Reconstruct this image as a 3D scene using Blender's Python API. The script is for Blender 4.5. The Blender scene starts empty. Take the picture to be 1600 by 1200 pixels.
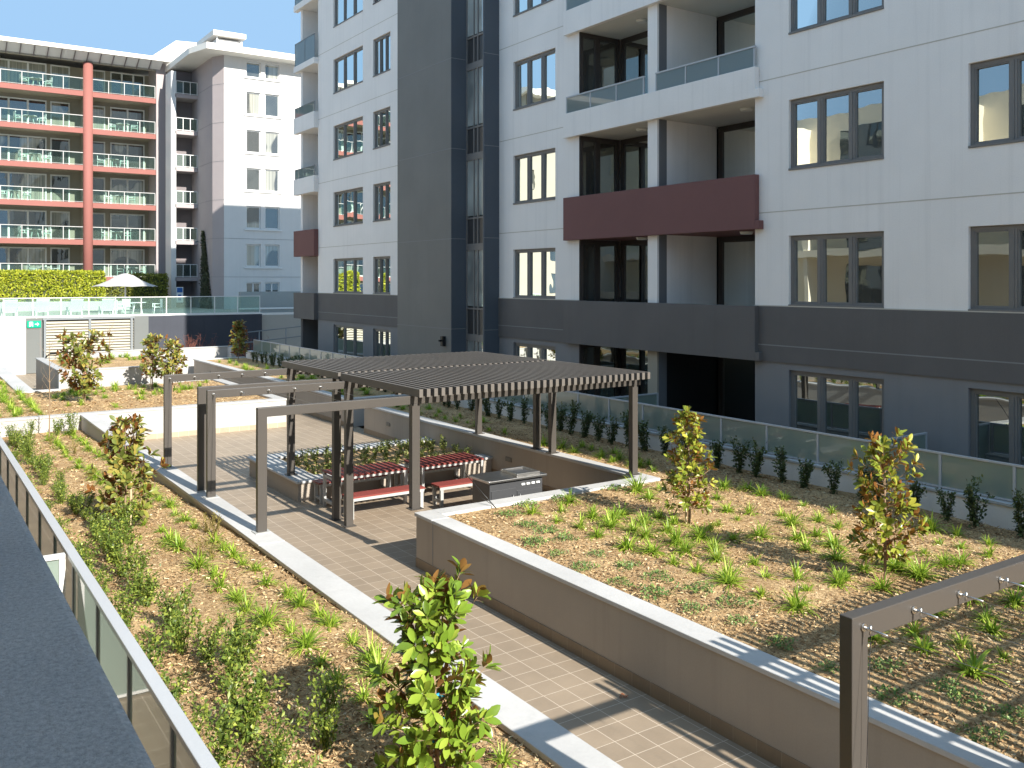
import bpy, math, random
from mathutils import Vector, Matrix

R = random.Random(7)
scn = bpy.context.scene
COL = scn.collection
rad = math.radians

# ------------------------------------------------------------------ helpers
class MB:
    """collects geometry and links it as ONE mesh object"""
    def __init__(s): s.v = []; s.f = []; s.sm = []
    def quad(s, a, b, c, d, sm=False):
        n = len(s.v); s.v += [a, b, c, d]; s.f.append((n, n+1, n+2, n+3)); s.sm.append(sm)
    def box(s, x0, x1, y0, y1, z0, z1):
        n = len(s.v)
        s.v += [(x0,y0,z0),(x1,y0,z0),(x1,y1,z0),(x0,y1,z0),(x0,y0,z1),(x1,y0,z1),(x1,y1,z1),(x0,y1,z1)]
        for f in ((0,3,2,1),(4,5,6,7),(0,1,5,4),(1,2,6,5),(2,3,7,6),(3,0,4,7)):
            s.f.append(tuple(n+i for i in f)); s.sm.append(False)
        return s
    def prism(s, pts, z0, z1):
        n = len(s.v); k = len(pts)
        s.v += [(p[0],p[1],z0) for p in pts] + [(p[0],p[1],z1) for p in pts]
        s.f.append(tuple(n+k-1-i for i in range(k))); s.f.append(tuple(n+k+i for i in range(k))); s.sm += [False, False]
        for i in range(k):
            j = (i+1) % k; s.f.append((n+i, n+j, n+k+j, n+k+i)); s.sm.append(False)
        return s
    def tube(s, p, q, r, n=8, r2=None, caps=True):
        p = Vector(p); q = Vector(q); r2 = r if r2 is None else r2
        d = (q-p).normalized()
        a = d.orthogonal().normalized(); b = d.cross(a)
        m = len(s.v)
        for c, rr in ((p, r), (q, r2)):
            for i in range(n):
                t = 2*math.pi*i/n; s.v.append(tuple(c + a*math.cos(t)*rr + b*math.sin(t)*rr))
        for i in range(n):
            j = (i+1) % n; s.f.append((m+i, m+j, m+n+j, m+n+i)); s.sm.append(True)
        if caps:
            s.f.append(tuple(m+n-1-i for i in range(n))); s.f.append(tuple(m+n+i for i in range(n))); s.sm += [False, False]
        return s
    def path(s, pts, r, n=6):
        for a, b in zip(pts[:-1], pts[1:]): s.tube(a, b, r, n)
        return s
    def build(s, name, m, parent=None, bevel=0.0):
        me = bpy.data.meshes.new(name)
        off = parent_off(parent)
        v = [(x-off[0], y-off[1], z-off[2]) for x, y, z in s.v] if parent else s.v
        me.from_pydata(v, [], s.f); me.polygons.foreach_set('use_smooth', s.sm)
        if m: me.materials.append(m)
        me.update()
        o = bpy.data.objects.new(name, me); COL.objects.link(o)
        if parent: o.parent = parent
        if bevel:
            b = o.modifiers.new('bevel', 'BEVEL'); b.width = bevel; b.segments = 2; b.limit_method = 'ANGLE'
            b.harden_normals = False
        return o
OFF = {}
def parent_off(p):
    x = y = z = 0
    while p:
        x += p.location[0]; y += p.location[1]; z += p.location[2]; p = p.parent
    return (x, y, z)
def tag(o, label, cat, group=None, kind=None):
    o['label'] = label; o['category'] = cat
    if group: o['group'] = group
    if kind: o['kind'] = kind
    return o
def thing(name, label, cat, loc=(0,0,0), group=None):
    o = bpy.data.objects.new(name, None); COL.objects.link(o); o.location = loc; o.empty_display_size = .1
    return tag(o, label, cat, group)
def struct(name, mb, m):
    o = mb.build(name, m); o['kind'] = 'structure'; return o
def dup(root, loc, rz=0.0, sc=1.0, label=None, group=None):
    def cp(o, par):
        c = o.copy(); COL.objects.link(c)
        if par: c.parent = par
        for ch in o.children: cp(ch, c)
        return c
    c = cp(root, None); c.location = loc; c.rotation_euler = (0, 0, rz); c.scale = (sc, sc, sc)
    if label: c['label'] = label
    if group: c['group'] = group
    return c

# ------------------------------------------------------------------ materials
class NT:
    def __init__(s, name):
        s.m = bpy.data.materials.new(name); s.m.use_nodes = True; s.t = s.m.node_tree
        s.b = s.t.nodes['Principled BSDF']; s.o = s.t.nodes['Material Output']
    def n(s, t, **k):
        x = s.t.nodes.new(t)
        for a, b in k.items():
            if a in x.inputs: x.inputs[a].default_value = b
            else: setattr(x, a, b)
        return x
    def l(s, a, b): s.t.links.new(a, b)
    def pos(s, scale=(1,1,1)):
        g = s.n('ShaderNodeTexCoord'); mp = s.n('ShaderNodeMapping'); mp.inputs['Scale'].default_value = scale
        s.l(g.outputs['Object'], mp.inputs['Vector']); return mp.outputs['Vector']
    def noise(s, vec, scale, detail=4, rough=.55):
        x = s.n('ShaderNodeTexNoise', Scale=scale, Detail=detail, Roughness=rough); s.l(vec, x.inputs['Vector']); return x.outputs['Fac']
    def ramp(s, fac, stops):
        r = s.n('ShaderNodeValToRGB'); e = r.color_ramp.elements
        while len(e) < len(stops): e.new(.5)
        for i, (p, c) in enumerate(stops): e[i].position = p; e[i].color = (*c, 1)
        s.l(fac, r.inputs['Fac']); return r.outputs['Color']
    def mix(s, fac, a, b, mode='MIX'):
        x = s.n('ShaderNodeMix', data_type='RGBA', blend_type=mode)
        for k, v in ((0, fac), (6, a), (7, b)):
            if hasattr(v, 'is_linked') or hasattr(v, 'links'): s.l(v, x.inputs[k])
            else: x.inputs[k].default_value = v if k == 0 else (*v, 1)
        return x.outputs[2]
    def bump(s, h, strength=.3, dist=.01):
        b = s.n('ShaderNodeBump', Strength=strength, Distance=dist); s.l(h, b.inputs['Height']); s.l(b.outputs['Normal'], s.b.inputs['Normal'])
def mul(c, k): return tuple(min(1, x*k) for x in c)

def paint(name, c, rough=.75, var=.10, streak=.0, fine=60, bump=.15, spec=.3, dirt=None):
    """rendered or painted surface: faint blotches, optional rain streaks with their own shape, fine grain"""
    t = NT(name); v = t.pos()
    n1 = t.noise(v, .7, 5); col = t.ramp(n1, [(.3, mul(c, 1-var)), (.7, mul(c, 1+var*.5))])
    n2 = t.noise(v, fine, 3)
    col = t.mix(.12, col, t.ramp(n2, [(.3, mul(c, .7)), (.7, mul(c, 1.15))]))
    if streak:
        vs = t.pos((5, 5, .12)); n3 = t.noise(vs, 1.0, 4, .6)
        f = t.ramp(n3, [(.52, (0,0,0)), (.78, (streak,)*3)])
        col = t.mix(f, col, dirt or mul(c, .55))
    t.l(col, t.b.inputs['Base Color']); t.b.inputs['Roughness'].default_value = rough
    t.b.inputs['Specular IOR Level'].default_value = spec
    t.bump(n2, bump, .004)
    return t.m
def metal(name, c, rough=.35, var=.1):
    t = NT(name); v = t.pos((1, 1, 3)); n = t.noise(v, 9, 4)
    t.l(t.ramp(n, [(.3, mul(c, 1-var)), (.7, mul(c, 1+var))]), t.b.inputs['Base Color'])
    t.b.inputs['Metallic'].default_value = 1; t.b.inputs['Roughness'].default_value = rough
    return t.m
def window_glass(name, c=(.03,.033,.035), refl=.42, curtain=None):
    """dark reflective glazing; what is behind it is a dim room or a hung curtain"""
    t = NT(name); v = t.pos()
    if curtain:
        vs = t.pos((9, 9, .05)); w = t.noise(vs, 1.4, 2)
        big = t.noise(t.pos((.35, .35, .25)), 1.3, 1)
        cc = t.ramp(w, [(.35, mul(curtain, .55)), (.65, curtain)])
        f = t.ramp(big, [(.47, (0,0,0)), (.5, (1,1,1))])
        col = t.mix(f, c, cc)
    else:
        n = t.noise(t.pos((.5, .5, .6)), 1.0, 2); col = t.ramp(n, [(.35, mul(c, .5)), (.7, mul(c, 1.6))])
    t.l(col, t.b.inputs['Base Color']); t.b.inputs['Roughness'].default_value = .5
    t.b.inputs['Specular IOR Level'].default_value = .2
    g = t.n('ShaderNodeBsdfGlossy', Roughness=.0); g.inputs['Color'].default_value = (.82,.88,.86,1)
    wv = t.noise(v, .9, 2); b = t.n('ShaderNodeBump', Strength=.06, Distance=.05); t.l(wv, b.inputs['Height']); t.l(b.outputs['Normal'], g.inputs['Normal'])
    lw = t.n('ShaderNodeFresnel', IOR=1.52)
    mr = t.n('ShaderNodeMath', operation='MULTIPLY_ADD'); mr.inputs[1].default_value = 1.0; mr.inputs[2].default_value = refl; mr.use_clamp = True
    t.l(lw.outputs[0], mr.inputs[0])
    mx = t.n('ShaderNodeMixShader'); t.l(mr.outputs[0], mx.inputs[0]); t.l(t.b.outputs[0], mx.inputs[1]); t.l(g.outputs[0], mx.inputs[2])
    t.l(mx.outputs[0], t.o.inputs['Surface']); return t.m
def clear_glass(name, tint=(.72,.88,.82), milk=.12, mc=(.55,.72,.66)):
    t = NT(name)
    tr = t.n('ShaderNodeBsdfTransparent'); tr.inputs['Color'].default_value = (*tint, 1)
    t.b.inputs['Base Color'].default_value = (*mc, 1); t.b.inputs['Roughness'].default_value = .3
    tl = t.n('ShaderNodeBsdfTranslucent'); tl.inputs['Color'].default_value = (*mc, 1)
    m0 = t.n('ShaderNodeMixShader', Fac=.5); t.l(t.b.outputs[0], m0.inputs[1]); t.l(tl.outputs[0], m0.inputs[2])
    m1 = t.n('ShaderNodeMixShader', Fac=milk); t.l(tr.outputs[0], m1.inputs[1]); t.l(m0.outputs[0], m1.inputs[2])
    g = t.n('ShaderNodeBsdfGlossy', Roughness=.0); fr = t.n('ShaderNodeFresnel', IOR=1.5)
    m2 = t.n('ShaderNodeMixShader'); t.l(fr.outputs[0], m2.inputs[0]); t.l(m1.outputs[0], m2.inputs[1]); t.l(g.outputs[0], m2.inputs[2])
    t.l(m2.outputs[0], t.o.inputs['Surface']); return t.m
def leaf_mat(name, top, under=None, var=.35, transl=.35, gloss=.35, yellow=None):
    t = NT(name); g = t.n('ShaderNodeNewGeometry')
    stops = [(0, mul(top, 1-var)), (.55, top), (1, yellow or mul(top, 1+var))]
    col = t.ramp(g.outputs['Random Per Island'], stops)
    if under:
        uc = t.ramp(g.outputs['Random Per Island'], [(0, mul(under, .6)), (.7, under), (1, mul(top, .9))])
        col = t.mix(g.outputs['Backfacing'], col, uc)
    t.l(col, t.b.inputs['Base Color']); t.b.inputs['Roughness'].default_value = gloss
    t.b.inputs['Specular IOR Level'].default_value = .45
    tl = t.n('ShaderNodeBsdfTranslucent'); t.l(col, tl.inputs['Color'])
    m = t.n('ShaderNodeMixShader', Fac=transl); t.l(t.b.outputs[0], m.inputs[1]); t.l(tl.outputs[0], m.inputs[2])
    t.l(m.outputs[0], t.o.inputs['Surface']); return t.m
def tiles(name, c, sx=.3145, grout=(.62,.52,.41)):
    t = NT(name); v = t.pos(); mp_ = v.node; mp_.inputs['Location'].default_value = (.098, -.02, 0)
    br = t.n('ShaderNodeTexBrick', offset=0.0, squash=1.0)
    br.inputs['Scale'].default_value = 1; br.inputs['Mortar Size'].default_value = .0046; br.inputs['Mortar Smooth'].default_value = .2
    br.inputs['Brick Width'].default_value = sx; br.inputs['Row Height'].default_value = sx; br.inputs['Bias'].default_value = -.1
    br.inputs['Color1'].default_value = (*mul(c, .86), 1); br.inputs['Color2'].default_value = (*mul(c, 1.1), 1); br.inputs['Mortar'].default_value = (*grout, 1)
    t.l(v, br.inputs['Vector'])
    n = t.noise(v, 3, 6); n2 = t.noise(t.pos((1, 5, 1)), 14, 4)
    col = t.mix(.3, br.outputs['Color'], t.ramp(n, [(.3, mul(c, .78)), (.7, mul(c, 1.2))]))
    big = t.noise(t.pos((1, .6, 1)), .55, 6, .65); col = t.mix(t.ramp(big, [(.42, (0,0,0)), (.75, (.45,)*3)]), col, mul(c, .62))
    col = t.mix(br.outputs['Fac'], col, grout)
    col = t.mix(.10, col, t.ramp(n2, [(.3, mul(c, .6)), (.7, mul(c, 1.3))]))
    t.l(col, t.b.inputs['Base Color']); t.b.inputs['Roughness'].default_value = .5; t.b.inputs['Specular IOR Level'].default_value = .35
    inv = t.n('ShaderNodeMath', operation='SUBTRACT'); inv.inputs[0].default_value = 1; t.l(br.outputs['Fac'], inv.inputs[1])
    t.bump(inv.outputs[0], .4, .003); return t.m
def mulch(name, k=1.0):
    t = NT(name); v = t.pos()
    vs = t.n('ShaderNodeTexVoronoi', Scale=38.0); vs.inputs['Randomness'].default_value = 1
    wp = t.n('ShaderNodeTexNoise', Scale=9.0, Detail=3.0); t.l(v, wp.inputs['Vector'])
    ad = t.n('ShaderNodeVectorMath', operation='MULTIPLY_ADD'); ad.inputs[1].default_value = (.12,.12,.12); t.l(wp.outputs['Color'], ad.inputs[0]); t.l(v, ad.inputs[2])
    t.l(ad.outputs[0], vs.inputs['Vector'])
    bw = t.n('ShaderNodeRGBToBW'); t.l(vs.outputs['Color'], bw.inputs[0])
    c1 = t.ramp(bw.outputs[0], [(.1, mul((.12,.07,.035), k)), (.4, mul((.29,.185,.09), k)), (.65, mul((.43,.30,.155), k)), (.95, mul((.56,.43,.26), k))])
    n = t.noise(v, 1.6, 5); c2 = t.mix(.45, c1, t.ramp(n, [(.35, mul((.23,.14,.07), k)), (.65, mul((.47,.33,.175), k))]))
    t.l(c2, t.b.inputs['Base Color']); t.b.inputs['Roughness'].default_value = .9; t.b.inputs['Specular IOR Level'].default_value = .1
    n3 = t.noise(v, 55, 5, .7); t.bump(n3, .9, .03); return t.m

M = {}
M['white'] = paint('white_render', (.88,.835,.79), .8, .05, .20, 45, .12)
M['white_trim'] = paint('white_trim', (.74,.74,.72), .5, .03)
M['cap'] = paint('capstone_paint', (.52,.51,.49), .75, .16, .22, 30, .3)
M['bed_wall'] = paint('garden_wall_pale', (.44,.43,.41), .8, .06, .16, 40, .2)
M['taupe'] = paint('taupe_render', (.39,.335,.275), .85, .10, .22, 50, .25)
M['wall_white'] = paint('garden_wall_white', (.66,.64,.61), .8, .05, .14, 40, .2)
M['dark_band'] = paint('charcoal_render', (.138,.13,.126), .7, .10, .16, 45, .15)
M['mid_grey'] = paint('grey_render', (.24,.235,.235), .75, .07, .12, 45, .15)
M['tower_side'] = paint('tower_side_shade_tint', (.095,.108,.125), .75, .07, .1, 45, .15)  # tower grey darkened and blued; shade on its side faces is in the colour
M['tower'] = paint('tower_grey_render', (.205,.20,.185), .75, .08, .12, 45, .15)
M['maroon'] = paint('maroon_render', (.19,.088,.082), .7, .06, .05, 45, .12)
M['joint'] = paint('sealant', (.55,.50,.42), .8, .05)
M['dark_joint'] = paint('sealant_grey', (.25,.25,.25), .8, .05)
M['soffit'] = paint('soffit_paint', (.74,.72,.66), .8, .04)
M['column'] = paint('column_grey', (.17,.17,.175), .7, .05)
M['bronze'] = paint('bronze_powdercoat', (.066,.058,.05), .42, .08, 0, 120, .05, .5)
M['slat'] = paint('pergola_slat_coat', (.13,.115,.10), .5, .12, 0, 80, .08, .5)
M['frame'] = paint('window_frame_coat', (.19,.18,.17), .45, .05, 0, 80, .04, .5)
M['frame_dark'] = paint('door_frame_coat', (.07,.057,.05), .45, .05, 0, 80, .04, .5)
M['alu'] = paint('silver_powdercoat', (.46,.475,.49), .4, .04, 0, 60, .04, .5)
M['alu_grey'] = paint('grey_powdercoat', (.20,.22,.23), .45, .05, 0, 60, .04, .5)
M['steel'] = metal('stainless', (.55,.54,.52), .33)
M['galv'] = paint('galvanised_steel', (.44,.44,.42), .45, .18, .15, 25, .1, .6)
M['glass'] = window_glass('window_glass')
M['glass_dark'] = window_glass('door_glass', (.055,.052,.045), .2)
M['glass_cur'] = window_glass('curtained_glass', (.05,.05,.045), .16, (.42,.41,.34))
M['glass_stair'] = window_glass('stair_glass', (.46,.49,.46), .28)
M['glass_far'] = window_glass('far_window_glass', (.05,.055,.05), .2)
M['spandrel'] = paint('spandrel_panel', (.05,.05,.05), .3, .05, 0, 80, .02, .6)
M['frost'] = clear_glass('frosted_glass', (.55,.66,.58), .78, (.50,.60,.53))
M['pool_glass'] = clear_glass('pool_fence_glass', (.82,.94,.90), .10, (.55,.74,.66))
M['balc_glass'] = clear_glass('balcony_glass', (.74,.86,.82), .02, (.30,.42,.39))
M['veil_glass'] = clear_glass('veiled_balcony_glass', (.62,.75,.73), .5, (.60,.72,.71))
M['tile'] = tiles('paving_tile', (.325,.255,.182))
M['skirt'] = tiles('skirting_tile', (.25,.185,.12), .3145, (.30,.235,.17))
M['skirt2'] = tiles('pale_skirting_tile', (.40,.33,.24))
M['mulch'] = mulch('bark_mulch', 1.4)
M['mulch_dark'] = mulch('bark_mulch_dark', .8)
M['red'] = paint('terracotta_paint', (.30,.12,.10), .75, .06, .08, 40, .1)
M['beige'] = paint('beige_render', (.36,.325,.26), .8, .05)
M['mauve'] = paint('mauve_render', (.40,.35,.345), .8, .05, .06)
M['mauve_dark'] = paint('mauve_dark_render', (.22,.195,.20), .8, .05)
M['roof'] = paint('roof_white', (.80,.77,.70), .6, .04)
M['roof_sheet'] = paint('roof_sheet', (.42,.40,.38), .5, .08)
M['dark_blue'] = paint('dark_garden_wall', (.055,.06,.075), .75, .12, .25, 40, .2, .3, (.03,.03,.035))
M['pale_grey'] = paint('pale_grey_render', (.33,.35,.34), .8, .05, .08)
M['louvre'] = paint('louvre_blade', (.46,.43,.35), .5, .06)
M['door_grey'] = paint('door_grey_paint', (.15,.16,.155), .6, .05)
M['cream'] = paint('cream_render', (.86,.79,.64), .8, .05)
M['cream_dim'] = paint('cream_render_dim', (.42,.385,.31), .8, .05)  # cream toned down so the sunlit far wing doesn't blow out in reflections
M['frost_left'] = clear_glass('pale_frosted_glass', (.6,.7,.62), .90, (.62,.70,.62))
M['green_sign'] = paint('sign_green', (.0,.33,.20), .4, .02)
M['blue_sign'] = paint('sign_blue', (.03,.14,.42), .4, .02)
M['sign_white'] = paint('sign_white', (.85,.87,.85), .4, .02)
M['plastic'] = paint('white_plastic', (.86,.86,.85), .35, .02, 0, 30, .02, .5)
M['rail_white'] = paint('rail_white', (.46,.455,.44), .5, .03)
M['canvas'] = paint('shade_canvas', (.46,.445,.43), .8, .04)
M['red_slat'] = paint('red_aluminium_slat', (.235,.052,.042), .5, .14, 0, 60, .05, .4)
M['black'] = paint('black_metal', (.02,.02,.02), .4, .05)
M['bbq'] = paint('barbecue_cabinet', (.06,.062,.066), .35, .08, 0, 60, .03, .6)
t = NT('parapet_paint'); v_ = t.pos(); vo = t.n('ShaderNodeTexVoronoi', Scale=95.0); t.l(v_, vo.inputs['Vector'])
c_ = t.ramp(t.noise(v_, 160, 4, .7), [(.32, (.25,.25,.25)), (.5, (.44,.435,.425)), (.72, (.64,.63,.61))])
c_ = t.mix(.4, c_, t.ramp(t.noise(v_, 5, 5), [(.35, (.35,.345,.34)), (.62, (.52,.50,.47))]))
c_ = t.mix(t.ramp(vo.outputs['Distance'], [(.05, (.8,)*3), (.13, (0,)*3)]), c_, (.62,.60,.57))
t.l(c_, t.b.inputs['Base Color']); t.b.inputs['Roughness'].default_value = .9; t.bump(t.noise(v_, 150, 5, .7), .9, .006); M['parapet'] = t.m
M['lens'] = paint('light_lens', (.80,.79,.74), .4, .02)
M['louvre_grey'] = paint('wall_light_slat', (.26,.24,.21), .5, .05)
M['vent'] = paint('wall_light_grille', (.19,.17,.14), .5, .05)
M['deck'] = paint('pool_deck_paving', (.42,.40,.36), .8, .06)
M['ground'] = paint('ground_earth', (.30,.27,.23), .9, .1)
M['bark'] = paint('sapling_bark', (.30,.21,.13), .9, .25, 0, 60, .4)
M['stake'] = paint('timber_stake', (.56,.44,.28), .85, .12, 0, 60, .2)
M['tie'] = paint('blue_tie', (.02,.30,.50), .5, .05)
M['twig'] = paint('red_twig', (.26,.10,.07), .85, .2)
M['magnolia'] = leaf_mat('magnolia_leaf', (.21,.34,.035), (.38,.19,.06), .5, .32, .28, (.40,.50,.07))
M['magnolia_far'] = leaf_mat('magnolia_leaf_bronze', (.22,.27,.05), (.42,.18,.06), .6, .3, .35, (.44,.34,.08))
M['magnolia_r'] = leaf_mat('magnolia_leaf_bright', (.26,.33,.04), (.46,.21,.06), .55, .35, .3, (.52,.48,.07))
M['strap'] = leaf_mat('strap_leaf', (.30,.47,.045), None, .45, .4, .45, (.60,.68,.11))
M['shrub'] = leaf_mat('shrub_leaf', (.155,.235,.04), None, .55, .35, .4, (.42,.47,.08))
M['shrub_dark'] = leaf_mat('dark_shrub_leaf', (.085,.12,.04), None, .45, .3, .45, (.18,.22,.07))
M['gcover'] = leaf_mat('groundcover_leaf', (.17,.29,.08), None, .45, .3, .45, (.36,.44,.12))
M['seedling'] = leaf_mat('seedling_leaf', (.26,.32,.08), None, .5, .35, .45, (.48,.46,.14))
M['hedge'] = leaf_mat('hedge_leaf', (.36,.42,.03), None, .5, .35, .5, (.66,.64,.07))
M['hedge_dk'] = leaf_mat('hedge_leaf_dark', (.20,.23,.03), None, .5, .3, .5, (.40,.40,.08))  # darker leaf colours for the two hedges beside and behind the umbrella
M['yellowing'] = leaf_mat('yellowing_leaf', (.30,.25,.07), None, .4, .35, .5, (.40,.34,.10))
M['dry_leaf'] = paint('dry_leaf', (.30,.11,.05), .7, .2)
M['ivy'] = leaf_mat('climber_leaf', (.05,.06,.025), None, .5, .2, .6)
t = NT('mulch_chip'); g_ = t.n('ShaderNodeNewGeometry')
t.l(t.ramp(g_.outputs['Random Per Island'], [(0, (.11,.06,.03)), (.3, (.30,.185,.09)), (.65, (.50,.345,.175)), (.9, (.58,.42,.23)), (1, (.72,.59,.38))]), t.b.inputs['Base Color'])
t.b.inputs['Roughness'].default_value = .9; t.b.inputs['Specular IOR Level'].default_value = .1; M['chip'] = t.m

# ------------------------------------------------------------------ wall sheets with openings
def wall(mb, ax, pos, a0, a1, z0, z1, holes=(), depth=.14, sgn=1):
    """sheet on plane x=pos (ax='x') or y=pos (ax='y') with real reveals going into the building"""
    A = sorted({a0, a1, *[min(max(h[i], a0), a1) for h in holes for i in (0, 1)]})
    Zs = sorted({z0, z1, *[min(max(h[i], z0), z1) for h in holes for i in (2, 3)]})
    P = (lambda a, z, d=0: (pos+d*sgn, a, z)) if ax == 'x' else (lambda a, z, d=0: (a, pos+d*sgn, z))
    for i in range(len(A)-1):
        for j in range(len(Zs)-1):
            ca, cz = (A[i]+A[i+1])/2, (Zs[j]+Zs[j+1])/2
            if any(h[0] < ca < h[1] and h[2] < cz < h[3] for h in holes): continue
            mb.quad(P(A[i], Zs[j]), P(A[i+1], Zs[j]), P(A[i+1], Zs[j+1]), P(A[i], Zs[j+1]))
    for h in holes:
        b0, b1, c0, c1 = max(h[0], a0), min(h[1], a1), max(h[2], z0), min(h[3], z1)
        if b1 <= b0 or c1 <= c0: continue
        mb.quad(P(b0, c0), P(b0, c1), P(b0, c1, depth), P(b0, c0, depth)); mb.quad(P(b1, c0), P(b1, c0, depth), P(b1, c1, depth), P(b1, c1))
        if c0 == h[2]: mb.quad(P(b0, c0), P(b0, c0, depth), P(b1, c0, depth), P(b1, c0))
        if c1 == h[3]: mb.quad(P(b0, c1), P(b1, c1), P(b1, c1, depth), P(b0, c1, depth))
def bx(mb, ax, pos, d0, d1, a0, a1, z0, z1):
    if ax == 'x': mb.box(pos+d0, pos+d1, a0, a1, z0, z1)
    else: mb.box(a0, a1, pos+d0, pos+d1, z0, z1)
def window(parent, ax, pos, a0, a1, z0, z1, panes=3, name='window', fm=None, gm=None, inset=.07, fw=.055, mw=.13, ratios=None, sill=True, rail=None):
    """frame (one mesh) with its panes as a sub-part"""
    fm = fm or M['frame']; gm = gm or M['glass']
    f = MB(); g = MB(); d0, d1 = inset, inset+.07
    e = .004
    bx(f, ax, pos, d0, d1, a0+e, a1-e, z0+e, z0+fw+.03); bx(f, ax, pos, d0, d1, a0+e, a1-e, z1-fw-.03, z1-e)
    bx(f, ax, pos, d0, d1, a0+e, a0+fw+.02, z0+fw+.03, z1-fw-.03); bx(f, ax, pos, d0, d1, a1-fw-.02, a1-e, z0+fw+.03, z1-fw-.03)
    if sill: bx(f, ax, pos, -.025, d0-.002, a0+e, a1-e, z0+e, z0+.045)
    rs = ratios or [i/panes for i in range(panes+1)]
    w = a1-a0
    for r_ in rs[1:-1]:
        c = a0+w*r_; bx(f, ax, pos, d0, d1, c-mw/2, c+mw/2, z0+fw+.03, z1-fw-.03)
        bx(f, ax, pos, d0-.012, d0-.001, c-.012, c+.012, z0+fw+.03, z1-fw-.03)
    if rail: bx(f, ax, pos, d0+.01, d1-.01, a0+fw+.02, a1-fw-.02, rail-.04, rail+.04)
    for i in range(len(rs)-1):
        p0 = a0+w*rs[i]+(mw/2 if i else fw+.02); p1 = a0+w*rs[i+1]-(mw/2 if i < len(rs)-2 else fw+.02)
        s_ = .028
        bx(f, ax, pos, d0+.012, d1+.012, p0+.001, p0+s_, z0+fw+.03, z1-fw-.03); bx(f, ax, pos, d0+.012, d1+.012, p1-s_, p1-.001, z0+fw+.03, z1-fw-.03)
        bx(f, ax, pos, d0+.012, d1+.012, p0+s_, p1-s_, z0+fw+.031, z0+fw+.03+s_); bx(f, ax, pos, d0+.012, d1+.012, p0+s_, p1-s_, z1-fw-.03-s_, z1-fw-.031)
        # each pane leans by a hair, as real sashes do, so reflections break at the mullions
        k = R.uniform(-.006, .006); q = R.uniform(-.004, .004)
        D = inset+.055
        P = (lambda a, z, d: (pos+d, a, z)) if ax == 'x' else (lambda a, z, d: (a, pos+d, z))
        lo, hi = z0+fw+.03+s_, z1-fw-.03-s_
        g.quad(P(p0+s_, lo, D+k-q), P(p1-s_, lo, D-k-q), P(p1-s_, hi, D-k+q), P(p0+s_, hi, D+k+q))
    o = f.build(name, fm, parent); g.build('pane', gm, o); return o

# ================================================================== SETTING
g = MB(); g.box(-400, 400, -300, 700, -.9, -.35); struct('ground', g, M['ground'])
g = MB(); g.box(4.80, 7.22, -6, 60, -.25, 0); g.box(7.22, 12.2, 13.5, 60, -.25, 0); g.box(12.2, 12.55, 26.4, 60, -.25, 0); g.box(12.55, 22, 46.3, 60, -.25, 0)
g.box(3.9, 4.8, 36.1, 60, -.25, 0)
struct('tile_paving', g, M['tile'])
g = MB(); g.box(14.82, 16.62, -6, 46, -.3, .2); struct('terrace_paving', g, M['tile'])
g = MB(); g.box(-3, 1.58, -6, 29, -.3, .15); struct('courtyard_paving', g, M['tile'])
g = MB(); g.box(-20, 60, 53.2, 90, -.3, 2.78); struct('pool_deck', g, M['deck'])

def bedz(y):
    T_ = [(-9, .86), (10, .86), (13, .82), (18, .73), (23, .60), (29, .45), (40, .45)]
    for (a, za), (c, zc) in zip(T_[:-1], T_[1:]):
        if a <= y <= c: return za+(zc-za)*(y-a)/(c-a)
def bed(x0, x1, y0, y1, z, step=.22, amp=.03, m=None, name='garden_bed'):
    nx = max(2, int((x1-x0)/step)); ny = max(2, int((y1-y0)/step)); b = MB()
    rr = random.Random(int(x0*10+y0*100))
    ph = [(rr.uniform(.5, 3.2), rr.uniform(.5, 3.2), rr.uniform(0, 6)) for _ in range(7)]
    for j in range(ny+1):
        for i in range(nx+1):
            x = x0+(x1-x0)*i/nx; y = y0+(y1-y0)*j/ny
            h = sum(math.sin(a*x+c*y+p) for a, c, p in ph)/7*amp*1.6 + rr.uniform(-1, 1)*amp*.35
            b.v.append((x, y, (bedz(y) if z is None else z)+h))
    for j in range(ny):
        for i in range(nx):
            k = j*(nx+1)+i; b.f.append((k, k+1, k+nx+2, k+nx+1)); b.sm.append(True)
    return struct(name, b, m or M['mulch'])
BZ = .85
bed(1.66, 4.44, -4, 28.99, None)
bed(7.5, 14.72, -4, 13.27, BZ)
bed(12.49, 14.72, 13.27, 26.2, BZ)
bed(1.66, 10.3, 29.25, 36.5, .87, .3)
bed(1.66, 3.5, 36.5, 52, .87, .4)
bed(5.05, 9.1, 36.85, 42.8, 1.46, .3)
bed(12.5, 14.72, 28.1, 46.2, .87, .3)

# chips of bark lying loose on the beds
def chips(areas, seed):
    rr = random.Random(seed); b = MB()
    for x0, x1, y0, y1, z, n, s in areas:
        for _ in range(n):
            x, y = rr.uniform(x0, x1), rr.uniform(y0, y1); a = rr.uniform(0, math.pi); L = rr.uniform(.02, .055)*s; W = rr.uniform(.006, .014)*s
            ti = rr.uniform(-.4, .4); zz = (bedz(y) if z is None else z)+rr.uniform(.004, .032)
            ca, sa = math.cos(a), math.sin(a); ro = rr.uniform(-.5, .5)*W
            dx, dy, dz = ca*L/2, sa*L/2, ti*L/2; ex, ey = -sa*W/2, ca*W/2
            b.quad((x-dx-ex, y-dy-ey, zz-dz-ro), (x+dx-ex, y+dy-ey, zz+dz-ro), (x+dx+ex, y+dy+ey, zz+dz+ro), (x-dx+ex, y-dy+ey, zz-dz+ro))
    o = b.build('bark_mulch', M['chip']); o['kind'] = 'stuff'; o['label'] = 'loose straw and brown bark chips covering the planted beds'; o['category'] = 'mulch'
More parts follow.
